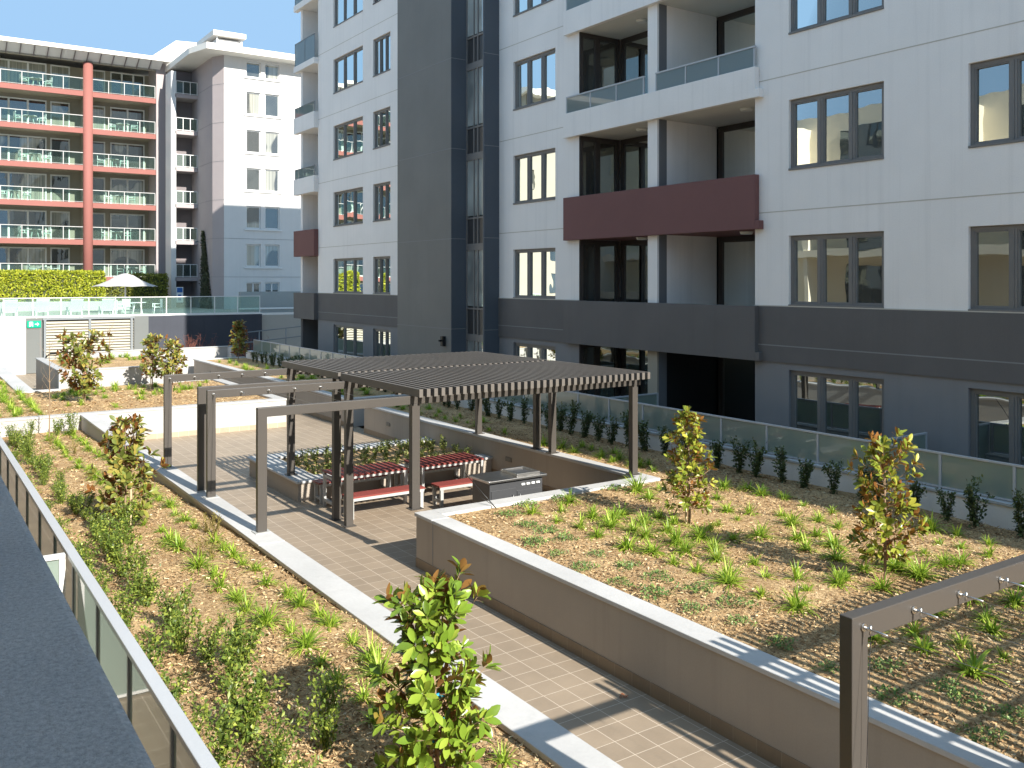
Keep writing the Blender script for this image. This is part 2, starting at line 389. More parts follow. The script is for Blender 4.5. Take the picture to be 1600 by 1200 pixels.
chips([(1.7, 4.4, 4.5, 10, None, 13000, 1), (1.7, 4.4, 10, 18, None, 9000, 1.15), (1.7, 4.4, 18, 28.9, None, 5000, 1.4),
       (7.5, 14.6, 3.4, 8, BZ, 24000, 1), (7.5, 14.6, 8, 13.2, BZ, 17000, 1.1), (12.6, 14.6, 13.2, 24, BZ, 4500, 1.3),
       (1.8, 10.2, 29.3, 36.4, .88, 4500, 1.8)], 3)

# ================================================================== garden walls
SK = .16
def skirting(mb, ax, pos, a0, a1, sgn):
    if ax == 'x': mb.box(*(sorted((pos, pos+sgn*.012))), a0, a1, .001, SK)
    else: mb.box(a0, a1, *(sorted((pos, pos+sgn*.012))), .001, SK)
def wall_light(parent, ax, pos, a, z, sgn=-1, w=.25, h=.1):
    f = MB()
    if ax == 'x':
        x0, x1 = sorted((pos, pos+sgn*.02)); f.box(x0, x1, a-w/2, a+w/2, z-h/2, z+h/2)
    else:
        y0, y1 = sorted((pos, pos+sgn*.02)); f.box(a-w/2, a+w/2, y0, y1, z-h/2, z+h/2)
    o = f.build('wall_light', M['vent'], parent)
    l = MB()
    for k in range(3):
        zz = z-h/2+.025+k*.025
        if ax == 'x':
            x0, x1 = sorted((pos+sgn*.021, pos+sgn*.026)); l.box(x0, x1, a-w/2+.03, a+w/2-.03, zz-.006, zz+.006)
        else:
            y0, y1 = sorted((pos+sgn*.021, pos+sgn*.026)); l.box(a-w/2+.03, a+w/2-.03, y0, y1, zz-.006, zz+.006)
    l.build('louvre', M['louvre_grey'], o)

# left planter wall along the path
w = thing('planter_wall', 'long white capped planter wall edging the left bed along the tiled path', 'planter wall', (4.6, 12, 0))
b = MB(); b.box(4.43, 4.78, -4, 28.98, 0, .86); b.build('wall', M['bed_wall'], w)
b = MB(); b.box(4.395, 4.80, -4, 13.14, .86, .92); b.box(4.395, 4.80, 13.16, 28.98, .86, .92); b.build('cap', M['cap'], w, .008)
# right planter retaining wall (U round the barbecue corner)
w = thing('planter_wall', 'taupe retaining wall with pale cap holding up the right bed round the barbecue corner', 'planter wall', (7.3, 10, 0))
b = MB(); b.box(7.22, 7.5, -4, 13.56, 0, .85); b.box(7.501, 12.199, 13.28, 13.559, 0, .848); b.box(12.2, 12.46, 13.28, 26.4, 0, .85); b.build('wall', M['taupe'], w)
b = MB(); b.box(7.20, 7.54, -4, 12.98, .85, .907); b.box(7.20, 7.54, 13.0, 13.6, .85, .907); b.box(7.54, 12.17, 13.26, 13.6, .85, .906); b.box(12.17, 12.5, 13.26, 26.42, .85, .907)
b.build('cap', M['cap'], w, .008)
b = MB(); skirting(b, 'x', 7.22, -4, 13.56, -1); skirting(b, 'x', 12.2, 13.58, 26.4, -1); skirting(b, 'y', 13.56, 7.22, 12.18, 1); b.build('skirting', M['skirt'], w)
b = MB(); b.box(7.214, 7.2205, 12.985, 12.998, SK, .848); b.build('wall_joint', M['dark_joint'], w)
wall_light(w, 'x', 12.2, 18.2, .5); wall_light(w, 'x', 12.2, 24.7, .5)
# white lawn wall, sunlit
w = thing('garden_wall', 'low bright white wall with capped top in front of the far mulched lawn', 'garden wall', (6, 29, 0))
b = MB(); b.box(1.66, 10.6, 28.98, 29.26, 0, .87); b.box(10.3, 10.6, 29.26, 36.6, 0, .869); b.box(9.3, 10.6, 36.6, 36.85, 0, .87); b.build('wall', M['bed_wall'], w)
b = MB(); b.box(1.66, 10.63, 28.96, 29.30, .87, .93); b.box(10.27, 10.63, 29.30, 36.56, .87, .929); b.box(9.3, 10.63, 36.56, 36.88, .87, .93); b.build('cap', M['bed_wall'], w, .008)
b = MB(); skirting(b, 'y', 28.98, 4.8, 10.6, -1); b.build('skirting', M['skirt2'], w)
wall_light(w, 'y', 28.98, 2.76, 1.02-.48, -1, .34, .12); wall_light(w, 'y', 28.98, 5.28, .53, -1, .34, .12)
# raised planter on the far lawn
w = thing('raised_planter', 'white boxed planter standing higher behind the far lawn with dark left side', 'raised planter', (7, 37, 0))
b = MB(); b.box(4.85, 9.3, 36.6, 36.86, 0, 1.5); b.box(9.05, 9.3, 36.86, 43, 0, 1.499); b.box(5.1, 9.3, 43, 43.2, 0, 1.5); b.build('wall', M['bed_wall'], w)
b = MB(); b.box(4.85, 5.09, 36.862, 43.2, 0, 1.498); b.build('side_wall', M['taupe'], w)
b = MB(); b.box(4.82, 9.33, 36.58, 36.9, 1.5, 1.55); b.box(4.82, 5.12, 36.9, 43.2, 1.5, 1.549); b.box(9.02, 9.33, 36.9, 43.2, 1.5, 1.549); b.build('cap', M['bed_wall'], w, .008)
# right back planter
w = thing('planter_wall', 'taupe planter wall with pale cap holding the far right strip of lawn', 'planter wall', (12.3, 36, 0))
b = MB(); b.box(12.2, 12.46, 28.0, 46.3, 0, .87); b.build('wall', M['taupe'], w)
b = MB(); b.box(12.2, 14.7, 27.74, 27.99, 0, .87); b.box(12.47, 14.7, 46.05, 46.3, 0, .87); b.build('end_wall', M['bed_wall'], w)
b = MB(); b.box(12.16, 12.5, 27.72, 46.32, .87, .93); b.box(12.5, 14.7, 27.72, 28.02, .87, .929); b.box(12.5, 14.7, 46.02, 46.32, .87, .929); b.build('cap', M['cap'], w, .008)
b = MB(); skirting(b, 'x', 12.2, 28, 46.3, -1); b.build('skirting', M['skirt'], w)
wall_light(w, 'x', 12.2, 43.5, .5); wall_light(w, 'x', 12.2, 32.5, .5)
# back strip wall
w = thing('garden_wall', 'plain white wall crossing the back of the garden before the pool terrace', 'garden wall', (10, 47, 0))
b = MB(); b.box(7.0, 14.3, 47.0, 47.25, 0, 1.4); b.box(14.05, 14.3, 46.33, 46.999, 0, 1.399); b.build('wall', M['bed_wall'], w)
b = MB(); b.box(6.97, 14.33, 46.97, 47.28, 1.4, 1.45); b.build('cap', M['bed_wall'], w, .006)
# low cap by the left lane
w = thing('planter_wall', 'short white capped kerb wall turning the corner beside the exit lane', 'planter wall', (3.7, 40, 0))
b = MB(); b.box(3.5, 3.95, 35.95, 52, 0, .87); b.box(3.95, 4.82, 35.95, 36.2, 0, .869); b.build('wall', M['bed_wall'], w)
b = MB(); b.box(3.45, 4.0, 35.9, 52, .87, .93); b.box(4.0, 4.82, 35.9, 36.24, .87, .929); b.build('cap', M['cap'], w, .008)
# low planter bench under the pergola
w = thing('planter_bench', 'low seat-height planter with striped white cap under the pergola slats', 'planter bench', (9, 20.5, 0))
b = MB(); b.box(7.2, 12.19, 18.95, 19.2, 0, .40); b.box(7.2, 12.19, 22.0, 22.25, 0, .40); b.box(7.2, 7.45, 19.2, 22.0, 0, .399); b.build('wall', M['taupe'], w)
b = MB(); b.box(7.15, 12.19, 18.9, 19.4, .40, .45); b.box(7.15, 12.19, 21.85, 22.35, .40, .45); b.box(7.15, 7.75, 19.4, 21.85, .40, .449); b.build('cap', M['cap'], w, .008)
bed(7.7, 12.19, 19.36, 21.9, .38, .15)

# ================================================================== glass fences
def glass_fence(name, label, pts_axis, pos, a0, a1, zb, zt, step, pm, rm, gm, parent_loc, cat='glass fence', sgn=-1, low=None, first=None, rw=.05, rh=.04, pw=.045, gz=.06):
    w = thing(name, label, cat, parent_loc)
    r_ = MB(); bx(r_, pts_axis, pos, -rw/2, rw/2, a0, a1, zt-rh, zt); r_.build('top_rail', rm, w, .006)
    if gz > .02:
        r_ = MB(); bx(r_, pts_axis, pos, -.02, .02, a0, a1, zb+gz-.03, zb+gz); r_.build('bottom_rail', rm, w)
    n = max(1, round((a1-a0)/step)); st = (a1-a0)/n
    for i in range(n+1):
        c = min(max(a0+i*st, a0+pw/2), a1-pw/2); p = MB(); bx(p, pts_axis, pos, -pw/2, pw/2, c-pw/2, c+pw/2, zb, zt-rh-.001); p.build('post', pm, w)
    for i in range(n):
        p = MB(); bx(p, pts_axis, pos, -.006, .006, a0+i*st+pw/2+.006, a0+(i+1)*st-pw/2-.006, zb+gz+.001, zt-rh-.002); p.build('glass_panel', gm, w)
    return w
# right terrace fence on its low wall
w = thing('fence_wall', 'low pale grey wall under the right glass fence behind a row of dark shrubs', 'low wall', (14.8, 15, 0))
b = MB(); b.box(14.70, 14.98, -4, 46, 0, 1.2); b.build('wall', M['white'], w)
b = MB(); b.box(14.67, 15.01, -4, 46.02, 1.2, 1.25); b.build('cap', M['cap'], w, .006)
glass_fence('glass_fence', 'long frosted glass fence before the ground floor terraces of the tall building', 'x', 14.80, -3.7, 45.05, 1.25, 1.873, 1.25, M['alu'], M['alu'], M['frost'], (14.8, 15, 1.25), gz=.05)
for k, (y, lb) in enumerate(((10.1, 'short frosted glass divider nearest the front joining the right fence to the building'), (17.6, 'short frosted glass divider beside the dark ground floor recess'))):
    glass_fence('glass_divider', lb, 'y', y, 14.84, 16.5, .2, 1.873, .85, M['alu'], M['alu'], M['frost'], (15.6, y, .2), 'glass divider')
# left fence
w = thing('fence_wall', 'low wall under the left glass fence beside the balcony parapet', 'low wall', (1.6, 12, 0))
b = MB(); b.box(1.5, 1.67, -4, 28.9, 0, .93); b.build('wall', M['white'], w)
glass_fence('glass_fence', 'long white railed glass fence running beside the balcony parapet', 'x', 1.56, -3.4, 28.9, .93, 1.873, 1.38, M['alu_grey'], M['alu'], M['frost_left'], (1.56, 12, .93), rw=.1, rh=.05, gz=.03)
glass_fence('glass_divider', 'short white railed glass divider branching off the left fence', 'y', 10.8, .35, 1.49, .15, 1.873, 1.0, M['white_trim'], M['white_trim'], M['frost'], (1, 10.8, .15), 'glass divider', rw=.07, rh=.05, pw=.06)
# thin dark railing by the far ramp
w = thing('handrail', 'thin dark two rail balustrade by the ramp at the building end', 'railing', (17, 49, 0))
b = MB()
for z in (1.0, .45): b.tube((15.0, 49, 1.1+z-.15), (20, 49, 1.5+z-.15), .03, 6)
b.build('rail', M['alu_grey'], w)
for x in (15.1, 16.4, 17.9, 19.4):
    b = MB(); b.tube((x, 49, 0), (x, 49, 1.95+.08*(x-15)), .03, 6); b.build('post', M['alu_grey'], w)
w = thing('handrail', 'bent black handrail at the stairs beside the exit door', 'railing', (6, 45, 0))
b = MB(); b.path([(5.35, 44.2, 1.35), (5.35, 44.2, 1.5), (5.5, 44.2, 1.62), (8.0, 44.2, 1.7)], .035, 8); b.build('rail', M['black'], w)
b = MB(); b.tube((7.0, 44.2, 0), (7.0, 44.2, 1.66), .03, 6); b.build('post', M['black'], w)

# ================================================================== pergolas
def pergola(ys, base_left, roofy, label, wires=True):
    w = thing('pergola', label, 'pergola', (7.3, ys[0], 0))
    for k, y in enumerate(ys):
        d = .09
        b = MB(); L = [(4.58, .92), (4.73, .92), (4.73, 2.70), (12.42, 2.70), (12.42, 2.845), (4.58, 2.845)]
        b.v += [(px, y, pz) for px, pz in L] + [(px, y+d, pz) for px, pz in L]
        b.f += [(0,1,2,5), (2,3,4,5), (6,11,8,7), (8,11,10,9)] + [(q, q+6, (q+1) % 6+6, (q+1) % 6) for q in range(6)]; b.sm += [False]*10
        b.build('portal_frame', M['bronze'], w, .006)
        b = MB(); b.box(7.25, 7.40, y+.005, y+d+.04, base_left[k], 2.699); b.build('post', M['bronze'], w, .006)
        b = MB(); b.box(12.22, 12.36, y+.005, y+d+.04, .907, 2.699); b.build('post', M['bronze'], w, .006)
        for px, pz in ((4.655, .92), (7.325, base_left[k]), (12.29, .907)):
            b = MB(); b.box(px-.12, px+.12, y-.05, y+d+.07, pz+.001, pz+.013); b.build('base_plate', M['galv'] if px < 5 else M['bronze'], w)
    b = MB(); n = 37; x0, x1 = 7.23, 12.42
    for i in range(n):
        x = x0+(x1-x0-.068)*i/(n-1); b.box(x, x+.068, roofy[0], roofy[1], 2.85, 2.985)
    b.build('slat_roof', M['slat'], w)
    b = MB()
    for y in (roofy[0]+.9, (roofy[0]+roofy[1])/2, roofy[1]-.9): b.box(7.24, 12.4, y, y+.04, 2.80, 2.848)
    b.build('purlin', M['slat'], w)
    if wires:
        y = ys[1]; x = 4.68
        while x < 7.2:
            b = MB(); b.tube((x, y, 2.775), (x, y-.012, 2.775), .024, 8); b.tube((x, y-.012, 2.775), (x, y-.05, 2.775), .011, 6)
            b.tube((x, y-.05, 2.80), (x, y-.05, 2.745), .009, 6); b.tube((x, y-.05, 2.775), (x+.004, y-.16, 2.772), .007, 6)
            o = b.build('cable_fitting', M['steel'], w)
            b = MB(); b.tube((x, y-.16, 2.772), (x, ys[0]+.10, 2.772), .0018, 4); b.build('cable', M['steel'], o)
            x += .505
        b = MB(); b.tube((4.68, y-.05, 2.745), (4.64, y-.02, 1.0), .0022, 4); b.build('cable', M['black'], w)
    return w
pergola((13.76, 16.50), (.907, 0), (13.47, 16.74), 'dark bronze slatted pergola bay nearest the camera over the benches and barbecue')
pergola((17.10, 19.66), (0, .45), (16.86, 20.05), 'dark bronze slatted pergola bay standing behind over the low planter')
pergola((.55, 3.26), (.907, .907), (.28, 3.55), 'dark bronze pergola frame cropped by the right edge of the picture')

# ================================================================== table, benches, barbecue
def slat_top(b, L, W, z, n):
    for i in range(n):
        x = -L/2+(L)*(i+.5)/n; b.box(x-L/n*.40, x+L/n*.40, -W/2, W/2, z-.035, z)
def make_table():
    r_ = thing('picnic_table', 'left red slatted picnic table on galvanised hoop legs, next to the tall posts', 'table', (8.33, 17.98, 0), 'red slatted tables under the pergola')
    def P(b, name, m):
        return b.build(name, m, None)
    parts = []
    b = MB(); slat_top(b, 1.62, .86, .76, 12); parts.append(b.build('tabletop', M['red_slat']))
    b = MB(); b.box(-.79, .79, -.42, -.37, .675, .724); b.box(-.79, .79, .37, .42, .675, .724); b.box(-.75, .75, -.02, .02, .675, .723); parts.append(b.build('table_frame', M['galv']))
    for s in (-1, 1):
        b = MB(); x = s*.76
        b.box(x-.03, x+.03, -.42, -.36, 0, .674); b.box(x-.03, x+.03, .36, .42, 0, .674); b.box(x-.028, x+.028, -.36, .36, .10, .16); b.box(x-.028, x+.028, -.36, .36, .62, .672)
        parts.append(b.build('leg_frame', M['galv']))
    for o in parts: o.parent = r_
    return r_
tb = make_table()
dup(tb, (10.28, 17.98, 0), 0, 1, 'right red slatted picnic table behind the barbecue with galvanised legs')
def make_bench():
    r_ = thing('bench', 'long red bench in front of the left picnic table, crossed by the pergola post', 'bench', (8.36, 17.12, 0), 'red benches at the picnic tables')
    parts = []
    b = MB()
    for i in range(4): b.box(-.86, .86, -.19+i*.097, -.19+i*.097+.09, .42, .455)
    parts.append(b.build('seat', M['red_slat']))
    b = MB(); b.box(-.84, .84, -.185, -.145, .36, .419); b.box(-.84, .84, .145, .185, .36, .419); parts.append(b.build('seat_frame', M['galv']))
    for s in (-1, 1):
        b = MB(); x = s*.79
        b.box(x-.035, x+.035, -.185, -.125, 0, .359); b.box(x-.035, x+.035, .125, .185, 0, .359); b.box(x-.03, x+.03, -.125, .125, .08, .13)
        parts.append(b.build('leg_frame', M['galv']))
    for o in parts: o.parent = r_
    return r_
bn = make_bench()
dup(bn, (10.36, 17.0, 0), 0, 1, 'red bench partly hidden behind the dark barbecue cabinet')
dup(bn, (8.36, 18.78-.08, 0), 0, 1, 'shaded red bench between the left picnic table and the low planter')
dup(bn, (10.3, 18.70, 0), 0, 1, 'shaded red bench between the right picnic table and the low planter')

w = thing('barbecue', 'dark double barbecue cabinet with stainless top and sunken hotplate', 'barbecue', (10.1, 15.15, 0))
b = MB(); b.box(9.5, 10.76, 14.84, 15.48, .06, .87); b.build('cabinet', M['bbq'], w, .006)
b = MB(); b.box(9.55, 10.72, 14.88, 15.44, 0, .06); b.build('plinth', M['black'], w)
b = MB(); b.box(9.44, 10.83, 14.77, 15.55, .875, .925); b.build('worktop', M['steel'], w, .01)
b = MB(); b.box(10.16, 10.72, 14.86, 14.93, .925, .975); b.box(10.16, 10.72, 15.40, 15.47, .925, .975); b.box(10.16, 10.22, 14.93, 15.40, .925, .974); b.box(10.66, 10.72, 14.93, 15.40, .925, .974)
o = b.build('hotplate_surround', M['steel'], w, .006)
b = MB(); b.box(10.22, 10.66, 14.93, 15.40, .926, .945); b.build('hotplate', M['bbq'], o)
for x0, x1 in ((9.53, 10.1), (10.14, 10.72)):
    b = MB(); b.box(x0, x1, 14.822, 14.838, .12, .72 if x0 < 10 else .66); o = b.build('door', M['bbq'], w, .004)
    b = MB(); hx = x1-.07 if x0 < 10 else x0+.05
    b.tube((hx, 14.80, .35), (hx, 14.80, .6), .012, 8); b.build('handle', M['steel'], o)
b = MB()
for k in range(4): b.box(10.24+k*.12, 10.32+k*.12, 14.815, 14.8385, .755, .79)
b.build('control_panel', M['sign_white'], w)
w = thing('garden_stick', 'thin dark stick leaning over the planter cap before the barbecue', 'stick', (8.5, 13.5, .9))
b = MB(); b.tube((8.55, 13.15, .88), (8.28, 13.75, 1.42), .010, 6, .006); b.tube((8.5, 13.25, .95), (8.33, 13.40, 1.08), .006, 5, .003); b.build('stick', M['black'], w)

# ================================================================== main tall apartment building
XF = 16.6; ST = 3.05
FL = [.2] + [3.33+ST*i for i in range(7)]           # floor levels
TOP = 24.3
B = thing('apartment_building', 'tall white and charcoal apartment building with projecting balconies filling the right side', 'building', (XF, 15, 0))
def sills(i): return (3.33+ST*(i-1)+.90, 3.33+ST*(i-1)+2.49) if i else (.35, 2.80)
cols = [('A', 11.08, 13.46, 3), ('B', 6.93, 9.32, 3), ('A2', 1.0, 3.4, 3), ('C', 22.22, 24.50, 3), ('D', 36.06, 39.25, 3), ('E', 33.42, 35.04, 3)]
holes_low, holes_up = [], []
for i in range(8):
    z0, z1 = sills(i)
    for nm, a0, a1, p in cols:
        (holes_low if i == 0 else holes_up).append((a0, a1, z0, z1))
b = MB()
segs = [(-3.5, 14.43), (21.05, 25.34), (30.6, 41.1)]
for a0, a1 in segs: wall(b, 'x', XF, a0, a1, 4.225, TOP, [h for h in holes_up if a0 < h[0] < a1])
b.box(XF+.3, 30, -3.5, 14.42, 4.3, TOP); b.box(19.4, 30, 14.42, 21.06, 0, TOP); b.box(XF+.3, 30, 21.2, 25.3, 4.3, TOP); b.box(XF+.3, 30, 30.6, 41.08, 4.3, TOP); b.box(XF+.3, 30, 25.3, 30.6, 0, TOP)
b.box(18.6, 30, 41.08, 43.1, 0, TOP)
b.quad((XF, 14.43, 4.225), (19.4, 14.43, 4.225), (19.4, 14.43, TOP), (XF, 14.43, TOP)); b.box(XF+.001, XF+.3, 21.17, 21.2, 4.225, TOP); b.box(XF+.002, XF+.31, 40.9, 41.099, 4.225, TOP)
b.box(XF-.15, XF+.29, -3.5, 43.3, TOP, TOP+.35)
b.build('wall', M['white'], B)
b = MB()
for a0, a1 in segs: wall(b, 'x', XF, a0, a1, 0, 2.955, [h for h in holes_low if a0 < h[0] < a1])
b.box(XF+.3, 30, -3.5, 14.42, 0, 4.29); b.box(XF+.3, 30, 21.2, 25.3, 0, 4.29); b.box(XF+.3, 30, 30.6, 41.08, 0, 4.29)
b.quad((XF, 14.43, 0), (19.4, 14.43, 0), (19.4, 14.43, 4.225), (XF, 14.43, 4.225)); b.box(XF+.001, XF+.3, 21.17, 21.2, 0, 2.955)
b.build('base_wall', M['mid_grey'], B)
for a0, a1 in segs:
    b = MB(); b.box(XF-.035, XF+.28, a0, a1, 2.955, 4.222); b.build('charcoal_band', M['dark_band'], B)
for a0, a1 in segs:
    b = MB(); b.box(XF-.030, XF+.01, a0, a1, 4.2225, 4.245); b.build('band_flashing', M['joint'], B)
    for i in range(2, 7):
        b = MB(); b.box(XF-.004, XF+.004, a0, a1, 3.33+ST*(i-1)-.011, 3.33+ST*(i-1)+.011); b.build('wall_joint', M['joint'], B)
    b = MB(); b.box(XF-.039, XF, a0, a1, 3.32, 3.345); b.build('band_joint', M['dark_joint'], B)
for i in range(8):
    z0, z1 = sills(i)
    for nm, a0, a1, p in cols:
        if nm == 'A2' or z0 > 18: continue
        window(B, 'x', XF, a0, a1, z0, z1, 3, mw=.13 if nm != 'E' else .09, rail=1.45 if i == 0 and nm in 'AB' else None)
# bay at the near end that keeps the terrace in shade
b = MB(); b.box(15.05, XF+.2, -13, -3.5, 0, TOP+.3); b.box(XF+.2, 30, -13, -3.5, 0, TOP); b.build('end_bay', M['white'], B)
# stair tower
b = MB(); XT, XS = 15.47, 16.02
b.box(XT, XF+.29, 26.585, 30.55, 0, TOP+.8); b.build('tower', M['tower'], B)
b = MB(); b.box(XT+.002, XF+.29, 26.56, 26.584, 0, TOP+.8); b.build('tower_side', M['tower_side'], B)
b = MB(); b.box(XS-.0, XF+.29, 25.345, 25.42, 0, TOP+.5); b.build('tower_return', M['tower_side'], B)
for i in range(0, 6):
    z = 3.33+ST*i-.15
    b = MB(); b.box(XT-.004, XT+.01, 26.556, 30.56, z-.009, z+.009); b.box(XT+.011, XS, 26.5555, 26.57, z-.009, z+.009); b.build('tower_joint', M['dark_joint'], B)
    b = MB(); b.box(XS-.003, XF, 25.3415, 25.36, z-.009, z+.009); b.build('tower_joint', M['dark_joint'], B)
b = MB(); b.box(XS+.16, XF+.29, 25.42, 26.56, 0, TOP); b.build('stair_wall', M['spandrel'], B)
for i in range(0, 8):
    zt = 3.33+ST*i
    if zt > 20: break
    f = MB(); y0, y1 = 25.43, 26.55; s0, s1, h0, h1 = zt-3.05+.62 if i else .3, zt-.55, zt-.32, zt+.57
    if i == 0: s0 = .3
    for yy in (y0, 25.78, 26.03, y1-.05): f.box(XS+.02, XS+.09, yy, yy+.05, (s0 if i == 0 else zt-3.05+.57)+.001, zt+.569)
    f.box(XS+.021, XS+.089, y0+.05, y1-.05, s1, h0); f.box(XS+.021, XS+.089, y0+.05, y1-.05, h1-.001-.06, h1-.001)
    o = f.build('stair_window', M['frame'], B)
    p = MB(); p.box(XS+.06, XS+.07, y0+.05, y1-.05, s0, s1); p.build('pane', M['glass_stair'], o)
    p = MB(); p.box(XS+.06, XS+.07, y0+.05, y1-.05, h0, h1-.06); p.build('spandrel', M['spandrel'], o)
b = MB(); b.box(XT-.14, XT-.02, 26.93, 27.07, 2.58, 2.92); b.box(XT-.02, XT, 26.97, 27.03, 2.7, 2.8); b.box(XT-.24, XT-.141, 26.96, 27.04, 2.74, 2.80); b.build('flood_light', M['black'], B)
# balconies over the recess
bm = {1: 'dark_band', 2: 'maroon', 3: 'white', 4: 'white', 5: 'white', 6: 'white'}
for i in range(1, 7):
    z0 = 2.955+ST*(i-1); m = M[bm[i]]; par = 1.27 if i < 3 else .72
    b = MB(); b.box(16.44, 16.59, 14.3, 21.62, z0, z0+par); b.box(16.44, 16.62, 14.18, 14.3, z0, z0+.2)
    o = b.build('balcony_parapet', m, B, .008)
    b = MB(); b.box(16.591, 19.4, 14.435, 21.04, z0+.02, z0+.375); b.build('balcony_slab', M['soffit'] if i != 2 else M['maroon'], B)
    if i == 1: B.children[-1].data.materials[0] = M['dark_band']
    for (lx, ly) in ((17.3, 19.1), (17.4, 15.4)):
        b = MB(); b.tube((lx, ly, z0+.019), (lx, ly, z0-.05), .17, 20, .14); b.build('ceiling_light', M['lens'], B)
    if i >= 3:
        zt = z0+par+.50
        f = MB(); f.box(16.49, 16.54, 14.33, 17.70, zt-.04, zt); f.box(16.49, 16.54, 18.13, 21.55, zt-.04, zt)
        for yy in (14.36, 15.47, 16.58, 17.66, 18.15, 19.26, 20.4, 21.52): f.box(16.5, 16.53, yy, yy+.04, z0+par, zt-.041)
        o = f.build('balustrade', M['alu'], B)
        for (p0, p1) in ((14.41, 15.46), (15.52, 16.57), (16.63, 17.65), (18.2, 19.25), (19.31, 20.39), (20.45, 21.51)):
            p = MB(); p.box(16.511, 16.519, p0, p1, z0+par+.001, zt-.042); p.build('glass_panel', M['veil_glass'], o)
# recess rooms behind the balconies
for i in range(0, 7):
    zf = (2.955+.376+ST*(i-1)) if i else .2; zc = (2.955+.018+ST*i)
    if zf > 18: break
    m_w = M['white'] if i else M['mid_grey']
    b = MB(); b.box(XF+.0, 16.66, 17.732, 18.10, zf, zc); b.build('column_face', M['white'] if i else M['beige'], B)
    b = MB(); b.box(16.661, 16.94, 17.73, 18.10, zf, zc); b.build('column', M['column'], B)
    b = MB(); b.box(16.941, 18.83, 17.732, 17.95, zf, zc); b.build('partition_wall', m_w if i else M['black'], B)
    b = MB(); b.box(16.75+.0, 18.15, 21.11, 21.16, zf, zc); b.box(18.24, 19.3, 17.95, 21.05, zf, zc); b.box(18.95, 19.39, 14.44, 17.73, zf, zc); b.build('room_wall', M['spandrel'] if i else M['black'], B)
    # glazing: corner doors on the left, door on the right
    gl = M['glass_dark']
    window(B, 'y', 21.0, 16.62, 18.14, zf, zc-.0, 2, 'balcony_door', M['frame_dark'], gl, .03, .08, .13, [0, .45, 1], False)
    window(B, 'x', 18.14, 18.0, 20.99, zf, zc-.0, 2, 'balcony_door', M['frame_dark'], gl, .02, .09, .16, None, False)
    window(B, 'x', 18.84, 14.45, 17.72, zf, zc-.0, 2, 'balcony_door', M['frame_dark'], gl, .03, .10, .18, [0, .42, 1], False)
# end corner balconies
b = MB(); b.box(XF, 19, 43.1, 43.34, 4.2, TOP); b.build('end_wall', M['white'], B)
b = MB(); b.box(XF, 19, 43.1, 43.34, 0, 4.199); b.build('end_base_wall', M['dark_band'], B)
em = {1: 'dark_band', 2: 'maroon', 3: 'white', 4: 'white', 5: 'white', 6: 'white'}
for i in range(1, 7):
    z0 = 2.955+ST*(i-1); par = [0, 1.27, 1.27, .78, .78, .30, .30][i]; m = M[em[i]]
    b = MB(); b.box(16.37, 16.52, 41.06, 43.72, z0, z0+par); b.box(16.521, XF+.0, 41.06, 41.099, z0, z0+par); b.box(16.521, 18.6, 41.1, 43.09, z0+.01, z0+.3); b.box(16.521, 16.598, 43.1, 43.72, z0, z0+par)
    b.build('end_balcony', m, B, .006)
    if i >= 3:
        zt = z0+par+(.5 if i < 5 else 1.15)
        f = MB(); f.box(16.42, 16.46, 41.1, 43.7, zt-.035, zt)
        for yy in (41.1, 42.35, 43.66): f.box(16.425, 16.455, yy, yy+.035, z0+par, zt-.036)
        o = f.build('balustrade', M['alu_grey'], B)
        p = MB(); p.box(16.436, 16.444, 41.14, 43.65, z0+par+.01, zt-.04); p.build('glass_panel', M['veil_glass'], o)

# ================================================================== camera-side building and parapet
C = thing('apartment_block', 'white apartment block on the near side of the courtyard mirrored in the windows', 'building', (-2, 15, 0))
b = MB(); b.box(-14, -1.6, 4.6, 30, 0, 12.3); b.box(-14, -2.2, -6, 4.6, 0, 15); b.build('wall', M['cream'], C)
b = MB()
for i in range(3):
    z = 3.0+ST*i
    for y0 in (6, 13, 20, 27): b.box(-1.6, .1, y0, y0+.25, z, z+2.7)
    if i: b.box(-1.6, .2, 4.8, 29, z-.3, z)
b.build('balcony_fin', M['cream'], C)
b = MB()
for i in range(3):
    for y0 in (6.6, 13.6, 20.6): b.box(-1.59, -1.55, y0, y0+4.5, 3.1+ST*i, 5.4+ST*i)
b.build('window', M['glass_far'], C)
b = MB(); b.box(-2.2, -.5, -6, 4.5, 6.35, 6.65); b.box(-2.2, .95, -3.2, -3.0, 0, 21); b.box(-2.2, -.07, -2.95, 4.5, 2.7, 3.0); b.build('balcony_slab', M['white'], C)  # includes a tall unseen side fin, added behind the camera to shade the parapet
P_ = thing('balcony_parapet', 'dark blue-grey painted balcony parapet close to the camera in the lower left corner', 'parapet', (.08, 2, 3.4))
b = MB(); b.box(-.06, .18, -2.9, 4.5, 3.0, 4.4); b.build('wall', M['parapet'], P_, .012)

# ================================================================== pool terrace walls
YP = 53.0
w = thing('terrace_wall', 'tall retaining wall of the pool terrace, white on the left and dark blue on the right', 'retaining wall', (10, YP, 0))
b = MB(); b.box(-12, 5.45, YP-.35, YP+.2, 0, 2.86); b.build('white_wall', M['bed_wall'], w)
b = MB(); b.box(5.451, 6.25, YP+.0, YP+.2, 0, 2.86); b.box(10.75, 11.5, YP-.02, YP+.2, 0, 2.88); b.build('pier', M['door_grey'], w)
b = MB(); b.box(11.501, 17.9, YP, YP+.2, 0, 2.84); b.build('dark_wall', M['dark_blue'], w)
b = MB(); b.box(6.25, 10.75, YP+.1, YP+.2, 0, 2.86); b.build('recess_wall', M['black'], w)
b = MB(); b.box(-12, 17.95, YP-.02, YP+.22, 2.881, 2.92); b.build('coping', M['white_trim'], w)
wall_light(w, 'y', YP, 5.85, .55, -1, .3, .12)
